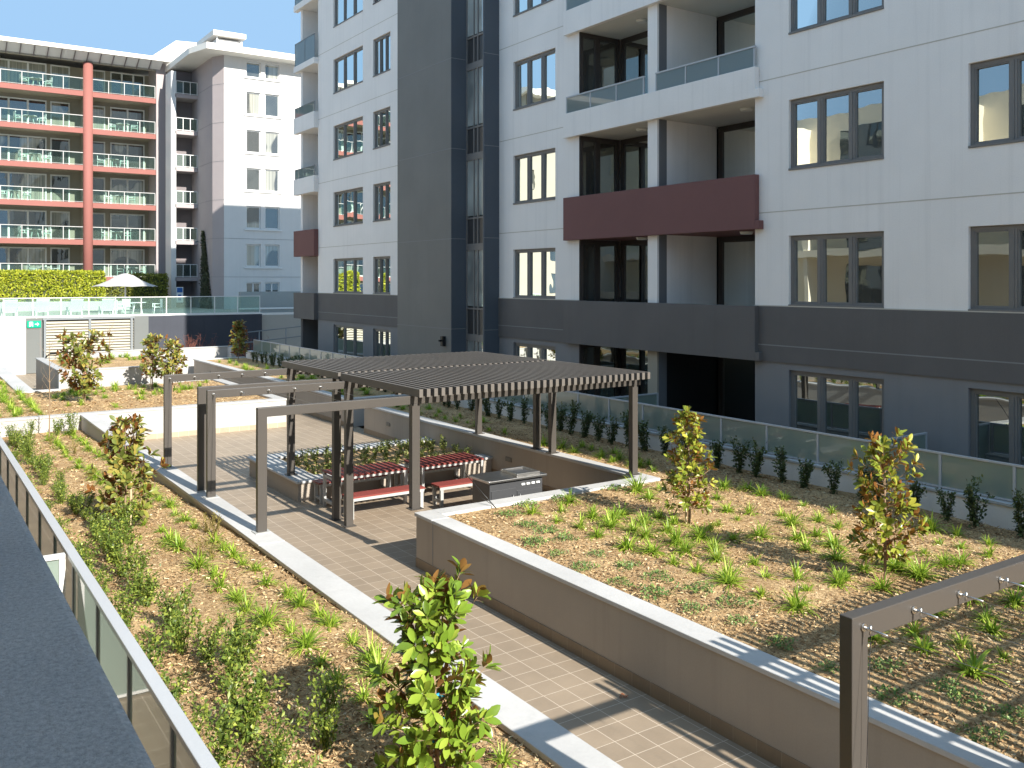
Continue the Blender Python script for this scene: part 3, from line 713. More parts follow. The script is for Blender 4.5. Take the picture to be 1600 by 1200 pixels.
w = thing('service_door', 'plain grey door below the green exit sign', 'door', (5.8, YP, 0))
b = MB(); b.box(5.50, 6.12, YP-.035, YP-.003, .02, 2.3); b.build('leaf', M['door_grey'], w)
b = MB(); b.box(5.455, 5.50, YP-.05, YP-.003, .0, 2.36); b.box(6.12, 6.165, YP-.05, YP-.003, 0, 2.36); b.box(5.50, 6.12, YP-.05, YP-.003, 2.3, 2.36); b.build('frame', M['frame'], w)
w = thing('exit_sign', 'green exit sign with white running figure and arrow above the grey door', 'sign', (5.82, YP, 2.55))
b = MB(); b.box(5.52, 6.17, YP-.11, YP-.05, 2.38, 2.74); b.build('sign_board', M['green_sign'], w)
b = MB(); y = YP-.112
def sq(x0, x1, z0, z1): b.box(5.52+x0, 5.52+x1, y-.003, y, 2.38+z0, 2.38+z1)
sq(.10,.12,.05,.31); sq(.10,.28,.29,.31); sq(.26,.28,.05,.31)
sq(.17,.21,.23,.27); sq(.15,.21,.15,.22); sq(.13,.17,.07,.14); sq(.20,.245,.09,.12); sq(.21,.24,.17,.19)
sq(.36,.47,.16,.20); b.prism([(5.52+.47, y-.003), (5.52+.47, y), (5.52+.56, y)], 2.38+.17, 2.38+.19)
n = len(b.v); b.v += [(5.99, y-.002, 2.46), (6.08, y-.002, 2.56), (5.99, y-.002, 2.66)]; b.f.append((n, n+1, n+2)); b.sm.append(False)
b.build('pictogram', M['sign_white'], w)
w = thing('louvre_screen', 'wide cream louvred screen set under the pool terrace', 'louvre screen', (8.5, YP, 0))
for z0, z1, nn in ((.2, 2.72, 17),):
    b = MB()
    for k in range(nn):
        z = z0+(z1-z0)*k/nn; b.prism([(6.3, 0), (10.7, 0), (10.7, .001), (6.3, .001)], 0, 0) if False else None
        zz = z; nq = len(b.v)
        b.v += [(6.3, YP-.10, zz), (10.7, YP-.10, zz), (10.7, YP+.02, zz+.12), (6.3, YP+.02, zz+.12), (6.3, YP-.08, zz-.02), (10.7, YP-.08, zz-.02), (10.7, YP+.04, zz+.10), (6.3, YP+.04, zz+.10)]
        for f in ((0,1,2,3),(7,6,5,4),(0,4,5,1),(3,2,6,7),(0,3,7,4),(1,5,6,2)): b.f.append(tuple(nq+i for i in f)); b.sm.append(False)
    b.build('louvre_blades', M['louvre'], w)
for x in (6.35, 8.5, 10.6):
    b = MB(); b.box(x-.06, x+.06, YP-.16, YP-.105, .05, 2.78); b.build('mullion', M['alu_grey'], w)
b = MB(); b.box(6.25, 10.75, YP-.15, YP+.08, 2.76, 2.86); b.build('head_frame', M['alu_grey'], w)
glass_fence('pool_fence', 'green tinted glass pool fence along the top of the terrace wall', 'y', YP+.05, -6.2, 17.8, 2.92, 3.93, 1.36, M['white_trim'], M['white_trim'], M['pool_glass'], (6, YP, 2.92), gz=.05)
# podium walls by the white building
w = thing('podium_wall', 'pale banded podium wall stepping down below the white far building', 'retaining wall', (22, 58, 0))
b = MB(); b.box(17.96, 30, 57, 57.4, 0, 3.0); b.box(18.5, 30, 59, 59.4, 0, 4.1); b.build('wall', M['pale_grey'], w)
b = MB(); b.box(17.95, 30, 56.985, 57, 1.75, 1.79); b.box(17.95, 30, 56.985, 57, 2.6, 2.64); b.build('wall_joint', M['dark_joint'], w)
b = MB(); b.box(17.9, 30, 56.95, 57.45, 3.0, 3.08); b.build('cap', M['white_trim'], w)

# ================================================================== red balcony building
YR = 74.0; SR = 2.77; RAIL = [19.94-SR*k for k in range(7)]
D = thing('apartment_building', 'terracotta red balcony apartment building on the left behind the hedge', 'building', (10, YR, 0))
XL = -7.5
b = MB(); b.box(XL, 17.2, YR+2.6, YR+10, 0, 21.2); b.build('wall', M['beige'], D)
b = MB(); b.box(16.62, 17.35, YR-.05, YR+2.6, 0, 21.74); b.build('side_wall', M['mauve'], D)
b = MB(); b.tube((11.77, YR+.05, 0), (11.77, YR+.05, 21.1), .34, 20); b.build('column', M['red'], D)
b = MB(); b.box(11.65, 11.89, YR+.4, YR+2.6, 0, 21.0); b.build('party_wall', M['beige'], D)
for k, zr in enumerate(RAIL):
    zs = zr-1.0
    for (x0, x1) in ((XL, 11.5), (12.04, 16.6)):
        b = MB(); b.box(x0, x1, YR, YR+.16, zs-.36, zs+.02); b.build('slab_edge', M['red'], D)
        b = MB(); b.box(x0, x1+.02 if x1 > 16 else x1+.1, YR+.161, YR+2.6, zs-.22, zs); b.build('balcony_slab', M['beige'], D)
        n = 4 if x0 > 10 else round((x1-x0)/1.35); f = MB(); st = (x1-x0-.1)/n
        f.box(x0+.04, x1-.04, YR+.05, YR+.10, zr-.05, zr); f.box(x0+.04, x1-.04, YR+.055, YR+.095, zs+.075, zs+.10)
        for q in range(n+1): f.box(x0+.03+q*st, x0+.08+q*st, YR+.056, YR+.094, zs+.021, zr-.051)
        o = f.build('balustrade', M['rail_white'], D)
        p = MB(); p.box(x0+.09, x1-.09, YR+.07, YR+.08, zs+.101, zr-.051); p.build('glass_panel', M['balc_glass'], o)
    # glazing at the back of each balcony
    zt = zs+2.25
    for (x0, x1, nn) in ((-6.8, 1.6, 6), (3.0, 9.3, 5), (9.55, 10.9, 1), (12.3, 13.4, 1), (13.75, 16.3, 2 if k else 3)):
        window(D, 'y', YR+(2.45 if nn > 1 else 2.5), x0, x1, zs+.02, zt, nn, 'sliding_door', M['white_trim'], M['glass_cur'] if (k+nn) % 3 else M['glass_far'], .0, .05, .08, None, False)
b = MB(); b.box(XL-1, 17.5, YR-1.3, YR-1.1, 21.65, 21.95); b.box(XL-1, 17.5, YR-1.1, YR+10, 21.75, 21.95); b.build('roof', M['roof'], D)
b = MB(); b.box(XL-1, 16.61, YR-.05, YR+.2, 21.1, 21.748); b.build('roof_beam', M['beige'], D)
for q in range(20):
    b = MB(); x = -.7+q*.88
    n = len(b.v); b.v += [(x, YR-1.09, 21.65), (x+.055, YR-1.09, 21.65), (x+.055, YR-.06, 21.08), (x, YR-.06, 21.08), (x, YR-1.09, 21.749), (x+.055, YR-1.09, 21.749), (x+.055, YR-.06, 21.749), (x, YR-.06, 21.749)]
    for f in ((0,3,2,1),(0,1,5,4),(1,2,6,5),(2,3,7,6),(3,0,4,7)): b.f.append(tuple(n+i for i in f)); b.sm.append(False)
    b.build('awning_slot_rib', M['mauve_dark'], D)  # ribs coloured dark to stand in for the shadowy slots between awning panels
b = MB(); n = 0; b.v += [(XL-1, YR-1.08, 21.72), (16.9, YR-1.08, 21.72), (16.9, YR-.07, 21.22), (XL-1, YR-.07, 21.22)]; b.f.append((0,1,2,3)); b.sm.append(False); b.build('awning_panel', M['white_trim'], D)

V = thing('apartment_building', 'white far apartment wing out of frame whose front mirrors in the windows', 'building', (-25, 64, 0))
b = MB(); hv = [(-46+3.6*k, -44.2+3.6*k, 2.9*j+1, 2.9*j+2.7) for k in range(10) for j in range(7)]
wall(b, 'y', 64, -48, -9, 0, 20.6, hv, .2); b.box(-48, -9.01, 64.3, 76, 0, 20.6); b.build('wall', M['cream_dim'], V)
b = MB(); b.box(-48.6, -8.4, 62.8, 76, 20.6, 21.1); b.build('roof', M['roof'], V)
for h in hv:
    b = MB(); b.box(h[0], h[1], 64.15, 64.2, h[2], h[3]); b.build('window', M['glass_far'], V)
for j in range(7):
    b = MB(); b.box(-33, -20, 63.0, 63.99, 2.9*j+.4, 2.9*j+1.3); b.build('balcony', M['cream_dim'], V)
# ================================================================== white far building with stair balconies
W_ = thing('apartment_building', 'bright white apartment tower end with hipped eaves beside the red building', 'building', (20, 66, 0))
hol = []
rows = [(19.75, 20.9)] + [(18.67-2.79*i-1.66, 18.67-2.79*i) for i in range(5)] + [(3.75, 4.7)]
for z0, z1 in rows:
    hol += [(21.12, 22.2, z0, z1), (22.52, 23.62, z0, z1)]
b = MB(); wall(b, 'y', 66, 19.5, 28, 0, 21.1, hol, .2); b.box(19.6, 28, 66.35, 78, 0, 21.1); b.build('front_wall', M['wall_white'], W_)
b = MB(); b.v += [(19.5,66,0),(18.96,67,0),(18.96,67,21.1),(19.5,66,21.1)]; b.f.append((0,3,2,1)); b.sm.append(False)
n = 4; b.v += [(18.96,67,0),(18.96,71.2,0),(18.96,71.2,21.1),(18.96,67,21.1)]; b.f.append((4,7,6,5)); b.sm.append(False)
b.box(18.97, 19.6, 67.4, 78, 0, 21.08); b.build('side_wall', M['mauve'], W_)
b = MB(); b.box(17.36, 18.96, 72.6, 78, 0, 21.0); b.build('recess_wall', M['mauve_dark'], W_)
b = MB(); b.box(17.0, 17.36, 70.9, 72.6, 0, 20.6); b.build('stair_pier', M['white_trim'], W_)
b = MB()
for i in range(7):
    z = 19.05-2.79*i
    b.box(19.5, 28, 65.985, 66, z-.012, z+.012)
    nq = len(b.v)
    b.v += [(19.5,65.985,z-.012),(18.945,66.99,z-.012),(18.945,66.99,z+.012),(19.5,65.985,z+.012)]; b.f.append((nq,nq+1,nq+2,nq+3)); b.sm.append(False)
    b.box(18.945, 18.96, 67, 71.2, z-.012, z+.012)
b.build('wall_joint', M['dark_joint'], W_)
for j, (z0, z1) in enumerate(rows):
    for (x0, x1) in ((21.12, 22.2), (22.52, 23.62)):
        window(W_, 'y', 66, x0, x1, z0, z1, 2 if j == 6 else 1, 'window', M['white_trim'], M['glass_cur'] if (j*2+(x0 > 22)) % 3 else M['glass_far'], .12, .03, .05, None, False)
    b = MB(); b.box(20.95, 23.8, 65.9, 65.984, z0-.12, z0-.03); b.build('sill', M['white_trim'], W_)
for k in range(6):
    zr = 19.93-2.77*k; zs = zr-1.0
    b = MB(); b.box(17.3, 18.95, 70.9, 72.6, zs-.28, zs); b.build('stair_landing', M['mauve'], W_)
    f = MB(); f.box(17.37, 18.94, 70.95, 70.99, zr-.045, zr); f.box(17.37, 18.94, 70.955, 70.985, zs+.05, zs+.09)
    for x in (17.37, 17.87, 18.4, 18.9): f.box(x, x+.045, 70.956, 70.984, zs+.001, zr-.046)
    o = f.build('balustrade', M['white_trim'], W_)
    p = MB(); p.box(17.42, 18.89, 70.966, 70.974, zs+.1, zr-.05); p.build('glass_panel', M['balc_glass'], o)
# roof: deep eaves, hip and roof monitor
b = MB(); E0 = 21.1
b.prism([(17.9, 64.6), (29, 64.6), (29, 79), (17.3, 79), (17.3, 67)], E0, E0+.12); b.build('soffit', M['soffit'], W_)
b = MB()
out = [(17.9, 64.6), (29, 64.6), (29, 79), (17.3, 79), (17.3, 67)]
for i in (0, 4, 3):
    a = out[i]; c = out[(i+1) % 5]
    nq = len(b.v); b.v += [(a[0]-.02, a[1]-.02, E0-.02), (c[0]-.02, c[1]-.02, E0-.02), (c[0]-.02, c[1]-.02, E0+.42), (a[0]-.02, a[1]-.02, E0+.42)]; b.f.append((nq, nq+1, nq+2, nq+3)); b.sm.append(False)
b.build('fascia', M['roof'], W_)
b = MB(); top_ = [(21.5, 69), (29, 69), (29, 75), (21, 75), (21, 70)]
for i in range(5):
    a, c = out[i], out[(i+1) % 5]; d, e = top_[(i+1) % 5], top_[i]
    nq = len(b.v); b.v += [(a[0], a[1], E0+.41), (c[0], c[1], E0+.41), (d[0], d[1], E0+1.0), (e[0], e[1], E0+1.0)]; b.f.append((nq, nq+1, nq+2, nq+3)); b.sm.append(False)
nq = len(b.v); b.v += [(p[0], p[1], E0+1.0) for p in top_]; b.f.append(tuple(range(nq, nq+5))); b.sm.append(False)
b.build('roof', M['roof_sheet'], W_)
b = MB(); b.box(18.95, 20.75, 65.9, 69.5, E0+.35, E0+1.1); b.build('roof_monitor', M['wall_white'], W_)
b = MB(); b.box(18.6, 20.95, 65.5, 69.9, E0+1.25, E0+1.6); b.build('monitor_roof', M['roof'], W_)
for x, y in ((18.9, 65.8), (20.65, 65.8), (18.9, 69.4), (20.65, 69.4)):
    b = MB(); b.box(x, x+.12, y, y+.12, E0+.3, E0+1.25); b.build('monitor_post', M['white_trim'], W_)
b = MB(); nq = 0
b.v += [(15.9, 76, 22.0), (18.6, 76, 24.2), (18.6, 80, 24.2), (15.9, 80, 22.0), (15.9, 76, 21.7), (18.6, 76, 21.7), (18.6, 80, 21.7), (15.9, 80, 21.7), (21.5, 76, 24.35), (21.5, 80, 24.35), (21.5, 76, 21.7), (21.5, 80, 21.7)]
for f in ((0,1,2,3),(4,5,1,0),(1,8,9,2),(5,10,8,1),(0,3,7,4)): b.f.append(f); b.sm.append(False)
b.build('rear_roof', M['roof'], W_)
b = MB(); b.tube((18.95, 69.2, 7.6), (18.5, 69.2, 7.75), .03, 6); b.tube((18.5, 69.2, 7.75), (18.3, 69.2, 7.72), .06, 8); b.build('bracket_lamp', M['alu_grey'], W_)
w = thing('notice_sign', 'small blue and white notice on the far stair landing rail', 'sign', (17.5, 69, 3.9))
b = MB(); b.box(17.15, 17.65, 69.98, 70.0, 3.2, 4.35); b.build('sign_board', M['sign_white'], w)
b = MB(); b.box(17.2, 17.6, 69.97, 69.979, 3.95, 4.3); b.box(17.28, 17.5, 69.97, 69.979, 3.35, 3.8); b.build('sign_panel', M['blue_sign'], w)

# ================================================================== plants
def oval(b, p, d, nrm, L, W, fold=.12, droop=.0):
    d = d.normalized(); s = d.cross(nrm)
    if s.length < 1e-4: s = d.orthogonal()
    s.normalize(); u = s.cross(d); n = len(b.v)
    def q(t, w, e): return tuple(p + d*L*t + s*W*w + u*(W*fold*abs(w)*2 - droop*L*t*t*.5))
    b.v += [tuple(p), q(.3, -.36, 0), q(.3, 0, 0), q(.3, .36, 0), q(.62, -.5, 0), q(.62, 0, 0), q(.62, .5, 0), q(.88, -.27, 0), q(.88, .27, 0), q(1, 0, 0)]
    F = [(0,2,1),(0,3,2),(1,2,5,4),(2,3,6,5),(4,5,9,7),(5,6,8,9)]
    b.f += [tuple(n+i for i in f) for f in F]; b.sm += [True]*6
def leaf(b, p, d, nrm, L, W, fold=.12, droop=.0):
    d = d.normalized(); s = d.cross(nrm)
    if s.length < 1e-4: s = d.orthogonal()
    s.normalize(); u = s.cross(d)
    n = len(b.v); m = p + d*L*.52 - u*droop*L*.15
    tp = p + d*L - u*droop*L*.6
    b.v += [tuple(p), tuple(m - s*W/2 + u*W*fold), tuple(m - u*W*fold*.3), tuple(m + s*W/2 + u*W*fold), tuple(tp)]
    b.f += [(n, n+2, n+1), (n, n+3, n+2), (n+1, n+2, n+4), (n+2, n+3, n+4)]; b.sm += [True]*4
def rv(rr, up=0): 
    while True:
        v = Vector((rr.uniform(-1, 1), rr.uniform(-1, 1), rr.uniform(-1, 1)))
        if .05 < v.length < 1: break
    v.normalize(); v.z += up; return v.normalized()
UP = Vector((0, 0, 1))
def magnolia(loc, h, wd, label, m, seed, leafL=.125, nb=34, per=8, clear=.16, stakes=0, ties=False, lean=(0, 0), profile=None, lw=.44, skip=()):
    rr = random.Random(seed)
    r_ = thing('magnolia_tree', label, 'tree', loc, 'young magnolia trees')
    tr = MB(); X, Y, Z = loc
    pts = []; k = 9
    for i in range(k+1):
        t_ = i/k; pts.append(Vector((X+lean[0]*t_+rr.uniform(-.012, .012)*(i > 0), Y+lean[1]*t_+rr.uniform(-.012, .012)*(i > 0), Z+h*.93*t_)))
    r0 = .012+.006*h
    for i in range(k): tr.tube(pts[i], pts[i+1], r0*(1-.8*i/k), 7, r0*(1-.8*(i+1)/k), False)
    cr = MB()
    profile = profile or [(0, .55), (.2, .95), (.45, 1.0), (.6, .8), (.8, .75), (1, .25)]
    def prof(t_):
        for (a, va), (c, vc) in zip(profile[:-1], profile[1:]):
            if a <= t_ <= c: return va+(vc-va)*(t_-a)/(c-a)
        return profile[-1][1]
    def at(t_):
        f = t_*k; i = min(k-1, int(f)); return pts[i].lerp(pts[i+1], f-i)
    def whorl(p, d, n_, sc):
        for q in range(n_):
            a = rr.uniform(0, 6.283); side = d.orthogonal().normalized(); side.rotate(Matrix.Rotation(a, 3, d))
            ld = (d*rr.uniform(.25, 1.0) + side*rr.uniform(.55, 1.0) + UP*rr.uniform(-.1, .35)).normalized()
            nr = (d*.8 + UP*.5 - side*.25 + rv(rr)*.45).normalized()
            L = leafL*sc*rr.uniform(.75, 1.3)
            oval(cr, p + ld*.012 - d*rr.uniform(0, .07), ld, nr, L, L*lw*rr.uniform(.85, 1.15), .13, rr.uniform(-.1, .5))
    for i in range(nb):
        t_ = (i+.5)/nb; tz = clear + (1-clear)*t_
        if any(a < t_ < c for a, c in skip) and rr.random() < .7: continue
        a = i*2.4 + rr.uniform(-.5, .5); base = at(min(1, tz*.98))
        reach = wd/2*prof(t_)*rr.uniform(.6, 1.15); el = .10+.65*t_+rr.uniform(-.2, .25)
        d = Vector((math.cos(a)*math.cos(el), math.sin(a)*math.cos(el), math.sin(el)))
        Lb = max(.06, min(reach*1.5, reach/max(.3, math.cos(el)))*.92)
        mid = base + d*Lb*.55 + UP*-.01; tip = base + d*Lb + UP*Lb*.12
        rb = .004+.003*(1-t_)
        tr.tube(base, mid, rb, 5, rb*.8, False); tr.tube(mid, tip, rb*.8, 5, rb*.5, False)
        whorl(tip, d, per+2, 1.0)
        whorl(mid.lerp(tip, .4), d, max(3, per*2//3), .95)
        if Lb > .16: whorl(base.lerp(mid, .75), d, max(3, per//2), .9)
    whorl(pts[-1] + UP*.06*h, UP, per+2, 1.0)
    tr.build('trunk', M['bark'], r_); cr.build('crown', m, r_)
    for s in range(stakes):
        sb = MB(); ox = (-.05, .07)[s]; oy = (.02, -.03)[s]
        sb.box(X+ox-.012, X+ox+.012, Y+oy-.012, Y+oy+.012, Z-.05, Z+h*(.62 if ties else .45)); sb.build('stake', M['stake'], r_)
    if ties:
        for tz in (.22, .34, .46):
            sb = MB(); z = Z+h*tz
            for q in range(3): sb.tube((X-.05+.02*q, Y+.03-.03*q, z), (X-.03+.03*q, Y+.0-.03*q, z+.02), .014, 6)
            sb.build('tie', M['tie'], r_)
    return r_
magnolia((3.49, 6.21, .85), 1.55, .95, 'leafy green magnolia tree nearest the camera with stake and blue ties', M['magnolia'], 11, .118, 78, 10, .08, 1, True, (-.02, .02), [(0, .9), (.25, 1.0), (.42, .85), (.52, .45), (.62, .6), (.72, 1.05), (.85, .75), (1, .2)], skip=((.5, .62),))
magnolia((3.07, 15.75, .77), 1.76, 1.05, 'bushy magnolia tree with bronze leaves in the left bed by the path posts', M['magnolia_far'], 12, .125, 56, 9, .12, 2, False, (0, 0), [(0, .8), (.2, 1.0), (.45, 1.0), (.6, .55), (.8, .62), (1, .3)], .46)
magnolia((4.99, 31.94, .90), 1.9, 1.75, 'wide twin-crowned magnolia tree on the far lawn before the white planter', M['magnolia_far'], 13, .165, 62, 9, .2, 1, False, (-.1, 0), [(0, .3), (.2, .7), (.4, .85), (.55, .9), (.75, .9), (1, .45)])
magnolia((7.64, 34.6, .90), 1.9, 1.0, 'slim magnolia tree on the far lawn, left of a pair', M['magnolia_far'], 14, .15, 42, 8, .22, 1, False, (0, 0), [(0, .7), (.3, 1.0), (.5, .9), (.62, .4), (.8, .7), (1, .35)])
magnolia((7.95, 33.0, .90), 1.78, 1.0, 'magnolia tree on the far lawn beside the first pergola post, right of a pair', M['magnolia_far'], 15, .15, 42, 8, .25, 1, False, (0, 0), [(0, .6), (.3, .95), (.5, .8), (.65, .6), (.8, .75), (1, .3)])
magnolia((14.0, 45.0, .90), 1.85, .95, 'dark magnolia tree at the far end of the right glass fence', M['magnolia_far'], 16, .18, 42, 8, .15, 0, False, (.05, 0), [(0, .8), (.3, 1), (.6, .7), (.75, .45), (.9, .5), (1, .2)])
magnolia((10.65, 10.63, .85), 1.9, .95, 'tall narrow golden magnolia tree in the right bed near the pergola corner', M['magnolia_r'], 17, .10, 66, 9, .13, 1, False, (-.03, 0), [(0, .75), (.2, 1.0), (.4, .85), (.55, .75), (.7, .65), (.85, .5), (1, .2)])
magnolia((10.72, 7.14, .85), 1.82, .95, 'round-headed golden magnolia tree in the right bed nearest the cropped frame', M['magnolia_r'], 18, .108, 62, 9, .18, 0, False, (0, 0), [(0, .7), (.2, 1.0), (.4, .85), (.55, .7), (.75, .95), (.9, .75), (1, .35)])

# bare saplings
def bare(loc, h, label, seed, name='bare_sapling', cat='sapling', m=None, n=14, spread=.35, group=None):
    rr = random.Random(seed); r_ = thing(name, label, cat, loc, group); X, Y, Z = loc
    b = MB(); b.tube((X, Y, Z), (X+.01, Y, Z+h*.5), .017, 6, .012, False); b.tube((X+.01, Y, Z+h*.5), (X, Y+.02, Z+h), .012, 6, .004, False); b.build('trunk', m or M['bark'], r_)
    b = MB()
    for i in range(n):
        z = Z+h*rr.uniform(.3, .9); a = rr.uniform(0, 6.28); L = spread*rr.uniform(.5, 1.1)
        p = (X, Y, z); q = (X+math.cos(a)*L*.6, Y+math.sin(a)*L*.6, z+L*.9); b.tube(p, q, .006, 4, .003, False)
        b.tube(q, (q[0]+rr.uniform(-.1, .1), q[1]+rr.uniform(-.1, .1), q[2]+L*.4), .003, 4, .0015, False)
    b.build('branch', m or M['bark'], r_)
bare((3.42, 27.6, .49), 2.75, 'tall bare sapling in the left bed against the white wall', 1)
bare((7.23, 40.4, 1.46), 1.5, 'bare sapling in the raised white planter before the louvres', 2)
def twiggy(loc, h, wd, label, seed):
    rr = random.Random(seed); X, Y, Z = loc; b = MB()
    for i in range(60):
        a = rr.uniform(0, 6.28); p = Vector((X+rr.uniform(-.3, .3)*wd, Y+rr.uniform(-.2, .2), Z)); q = p + Vector((math.cos(a)*wd*.35, math.sin(a)*.3, h*rr.uniform(.5, 1)))
        mid = p.lerp(q, .6) + rv(rr)*.06
        b.tube(p, mid, .014, 4, .009, False); b.tube(mid, q, .009, 4, .004, False)
        for _ in range(3):
            s = mid.lerp(q, rr.random()); b.tube(s, s + rv(rr, .5)*.22, .006, 3, .003, False)
    o = b.build('bare_shrub', M['twig']); tag(o, label, 'shrub', 'bare shrubs by the dark wall')
twiggy((13.2, 50.5, .1), 1.9, 2.2, 'reddish bare shrub left of its twin against the dark terrace wall', 5)
twiggy((16.4, 50.8, .1), 1.6, 2.2, 'reddish bare shrub by the corner where the dark terrace wall ends', 6)
w = thing('wall_climber', 'dark tapering climbing plant on the side wall of the white far building', 'climbing plant', (18.9, 68.2, 3))
b = MB(); b.tube((18.9, 67.9, 2.8), (18.9, 68.9, 8.2), .03, 5); b.build('stem', M['bark'], w)
rr = random.Random(9); b = MB()
for i in range(3200):
    t_ = rr.random()**1.5; z = 2.8+5.7*t_; half = 1.25*(1-t_)**.9+.08
    y = 68.2+t_*.9+rr.uniform(-half, half); p = Vector((18.93-rr.uniform(.02, .22)*(1-t_*.5), y, z)); leaf(b, p, rv(rr), Vector((-1, -.4, .4)), .15, .10)
b.build('foliage', M['ivy'], w)

# strap-leaf tufts
def tuft_mesh(seed, n=58, L=.30, m='strap', W=.013):
    rr = random.Random(seed); b = MB()
    for i in range(n):
        a = rr.uniform(0, 6.283); el = rr.uniform(.2, 1.25); ln = L*rr.uniform(.6, 1.3); w_ = W*rr.uniform(.8, 1.3)
        d = Vector((math.cos(a)*math.cos(el), math.sin(a)*math.cos(el), math.sin(el))); s = Vector((-math.sin(a), math.cos(a), 0))
        p = Vector((rr.uniform(-.035, .035), rr.uniform(-.035, .035), -.01)); n0 = len(b.v); k = 4
        for j in range(k+1):
            t_ = j/k; q = p + d*ln*t_ - UP*ln*.62*t_*t_*math.cos(el)**.7
            ww = w_*(1-.85*t_**2)/2*(1 if j < k else .15)
            b.v += [tuple(q-s*ww), tuple(q+s*ww)]
        for j in range(k): b.f.append((n0+2*j, n0+2*j+1, n0+2*j+3, n0+2*j+2)); b.sm.append(True)
    me = bpy.data.meshes.new('strap_tuft'); me.from_pydata(b.v, [], b.f); me.polygons.foreach_set('use_smooth', b.sm); me.materials.append(M[m]); return me
def bush_mesh(seed, h, wd, n, L, m, stems=6, name='leafy_shrub', wl=.5):
    rr = random.Random(seed); b = MB()
    for s in range(stems):
        a = rr.uniform(0, 6.283); r_ = rr.uniform(.2, 1)*wd/2; tip = Vector((math.cos(a)*r_, math.sin(a)*r_, h*rr.uniform(.65, 1.0)))
        st = Vector((rr.uniform(-.03, .03), rr.uniform(-.03, .03), 0)); mid = st.lerp(tip, .5) + rv(rr)*.03
        n0 = len(b.v); b.tube(st, mid, .005, 4, .004, False); b.tube(mid, tip, .004, 4, .002, False)
        for i in range(n//stems):
            t_ = rr.random()**.7; p = st.lerp(mid, t_*2) if t_ < .5 else mid.lerp(tip, t_*2-1)
            out = rv(rr, .35); out = (out + Vector((math.cos(a), math.sin(a), 0))*.3).normalized()
            p = p + rv(rr)*rr.uniform(0, .065)*(wd/.4)
            leaf(b, p, out, (UP+rv(rr)*.7).normalized(), L*rr.uniform(.6, 1.2), L*wl*rr.uniform(.8, 1.2))
    me = bpy.data.meshes.new(name); me.from_pydata(b.v, [], b.f); me.polygons.foreach_set('use_smooth', b.sm); me.materials.append(M[m]); return me
def gcover_mesh(seed, r0=.22, n=170):
    rr = random.Random(seed); b = MB()
    for i in range(n):
        a = rr.uniform(0, 6.283); r_ = r0*math.sqrt(rr.random())*(1+.35*math.sin(3*a+seed)); p = Vector((math.cos(a)*r_, math.sin(a)*r_, rr.uniform(0, .07)*(1-r_/r0*.6)+.015))
        leaf(b, p, rv(rr, .3), (UP+rv(rr)*.5).normalized(), rr.uniform(.03, .06), .028)
    me = bpy.data.meshes.new('groundcover_plant'); me.from_pydata(b.v, [], b.f); me.polygons.foreach_set('use_smooth', b.sm); me.materials.append(M['gcover']); return me
FAR = []
def far_tuft(x, y, z, sc): FAR.append((x, y, z, sc))
TU = [tuft_mesh(100+i, (60, 95, 110, 80, 130, 46, 100, 70)[i], (.24, .30, .34, .27, .36, .22, .31, .28)[i], 'strap', (.014, .016, .013, .018, .015, .014, .016, .013)[i]) for i in range(8)]
GC = [gcover_mesh(200+i) for i in range(4)]
SH = [bush_mesh(300+i, (.50, .62, .55, .7, .45)[i], (.5, .56, .6, .52, .48)[i], 720, .05, 'shrub', 12) for i in range(5)]
SD = [bush_mesh(320+i, (.58, .66, .52, .72)[i],   .40, 420, .07, 'shrub_dark', 8, 'hedging_shrub') for i in range(4)]
SP = [bush_mesh(340+i, .24, .28, 110, .06, 'seedling', 6, 'planter_seedling') for i in range(3)]
YS = [bush_mesh(360+i, .28, .3, 150, .04, 'yellowing', 6, 'yellow_shrub', .35) for i in range(2)]
def put(name, me, x, y, z, sc, label, cat, group):
    o = bpy.data.objects.new(name, me); COL.objects.link(o); o.location = (x, y, z); o.rotation_euler = (R.uniform(-.06, .06), R.uniform(-.06, .06), R.uniform(0, 6.28)); o.scale = (sc, sc, sc*R.uniform(.9, 1.12))
    return tag(o, label, cat, group)
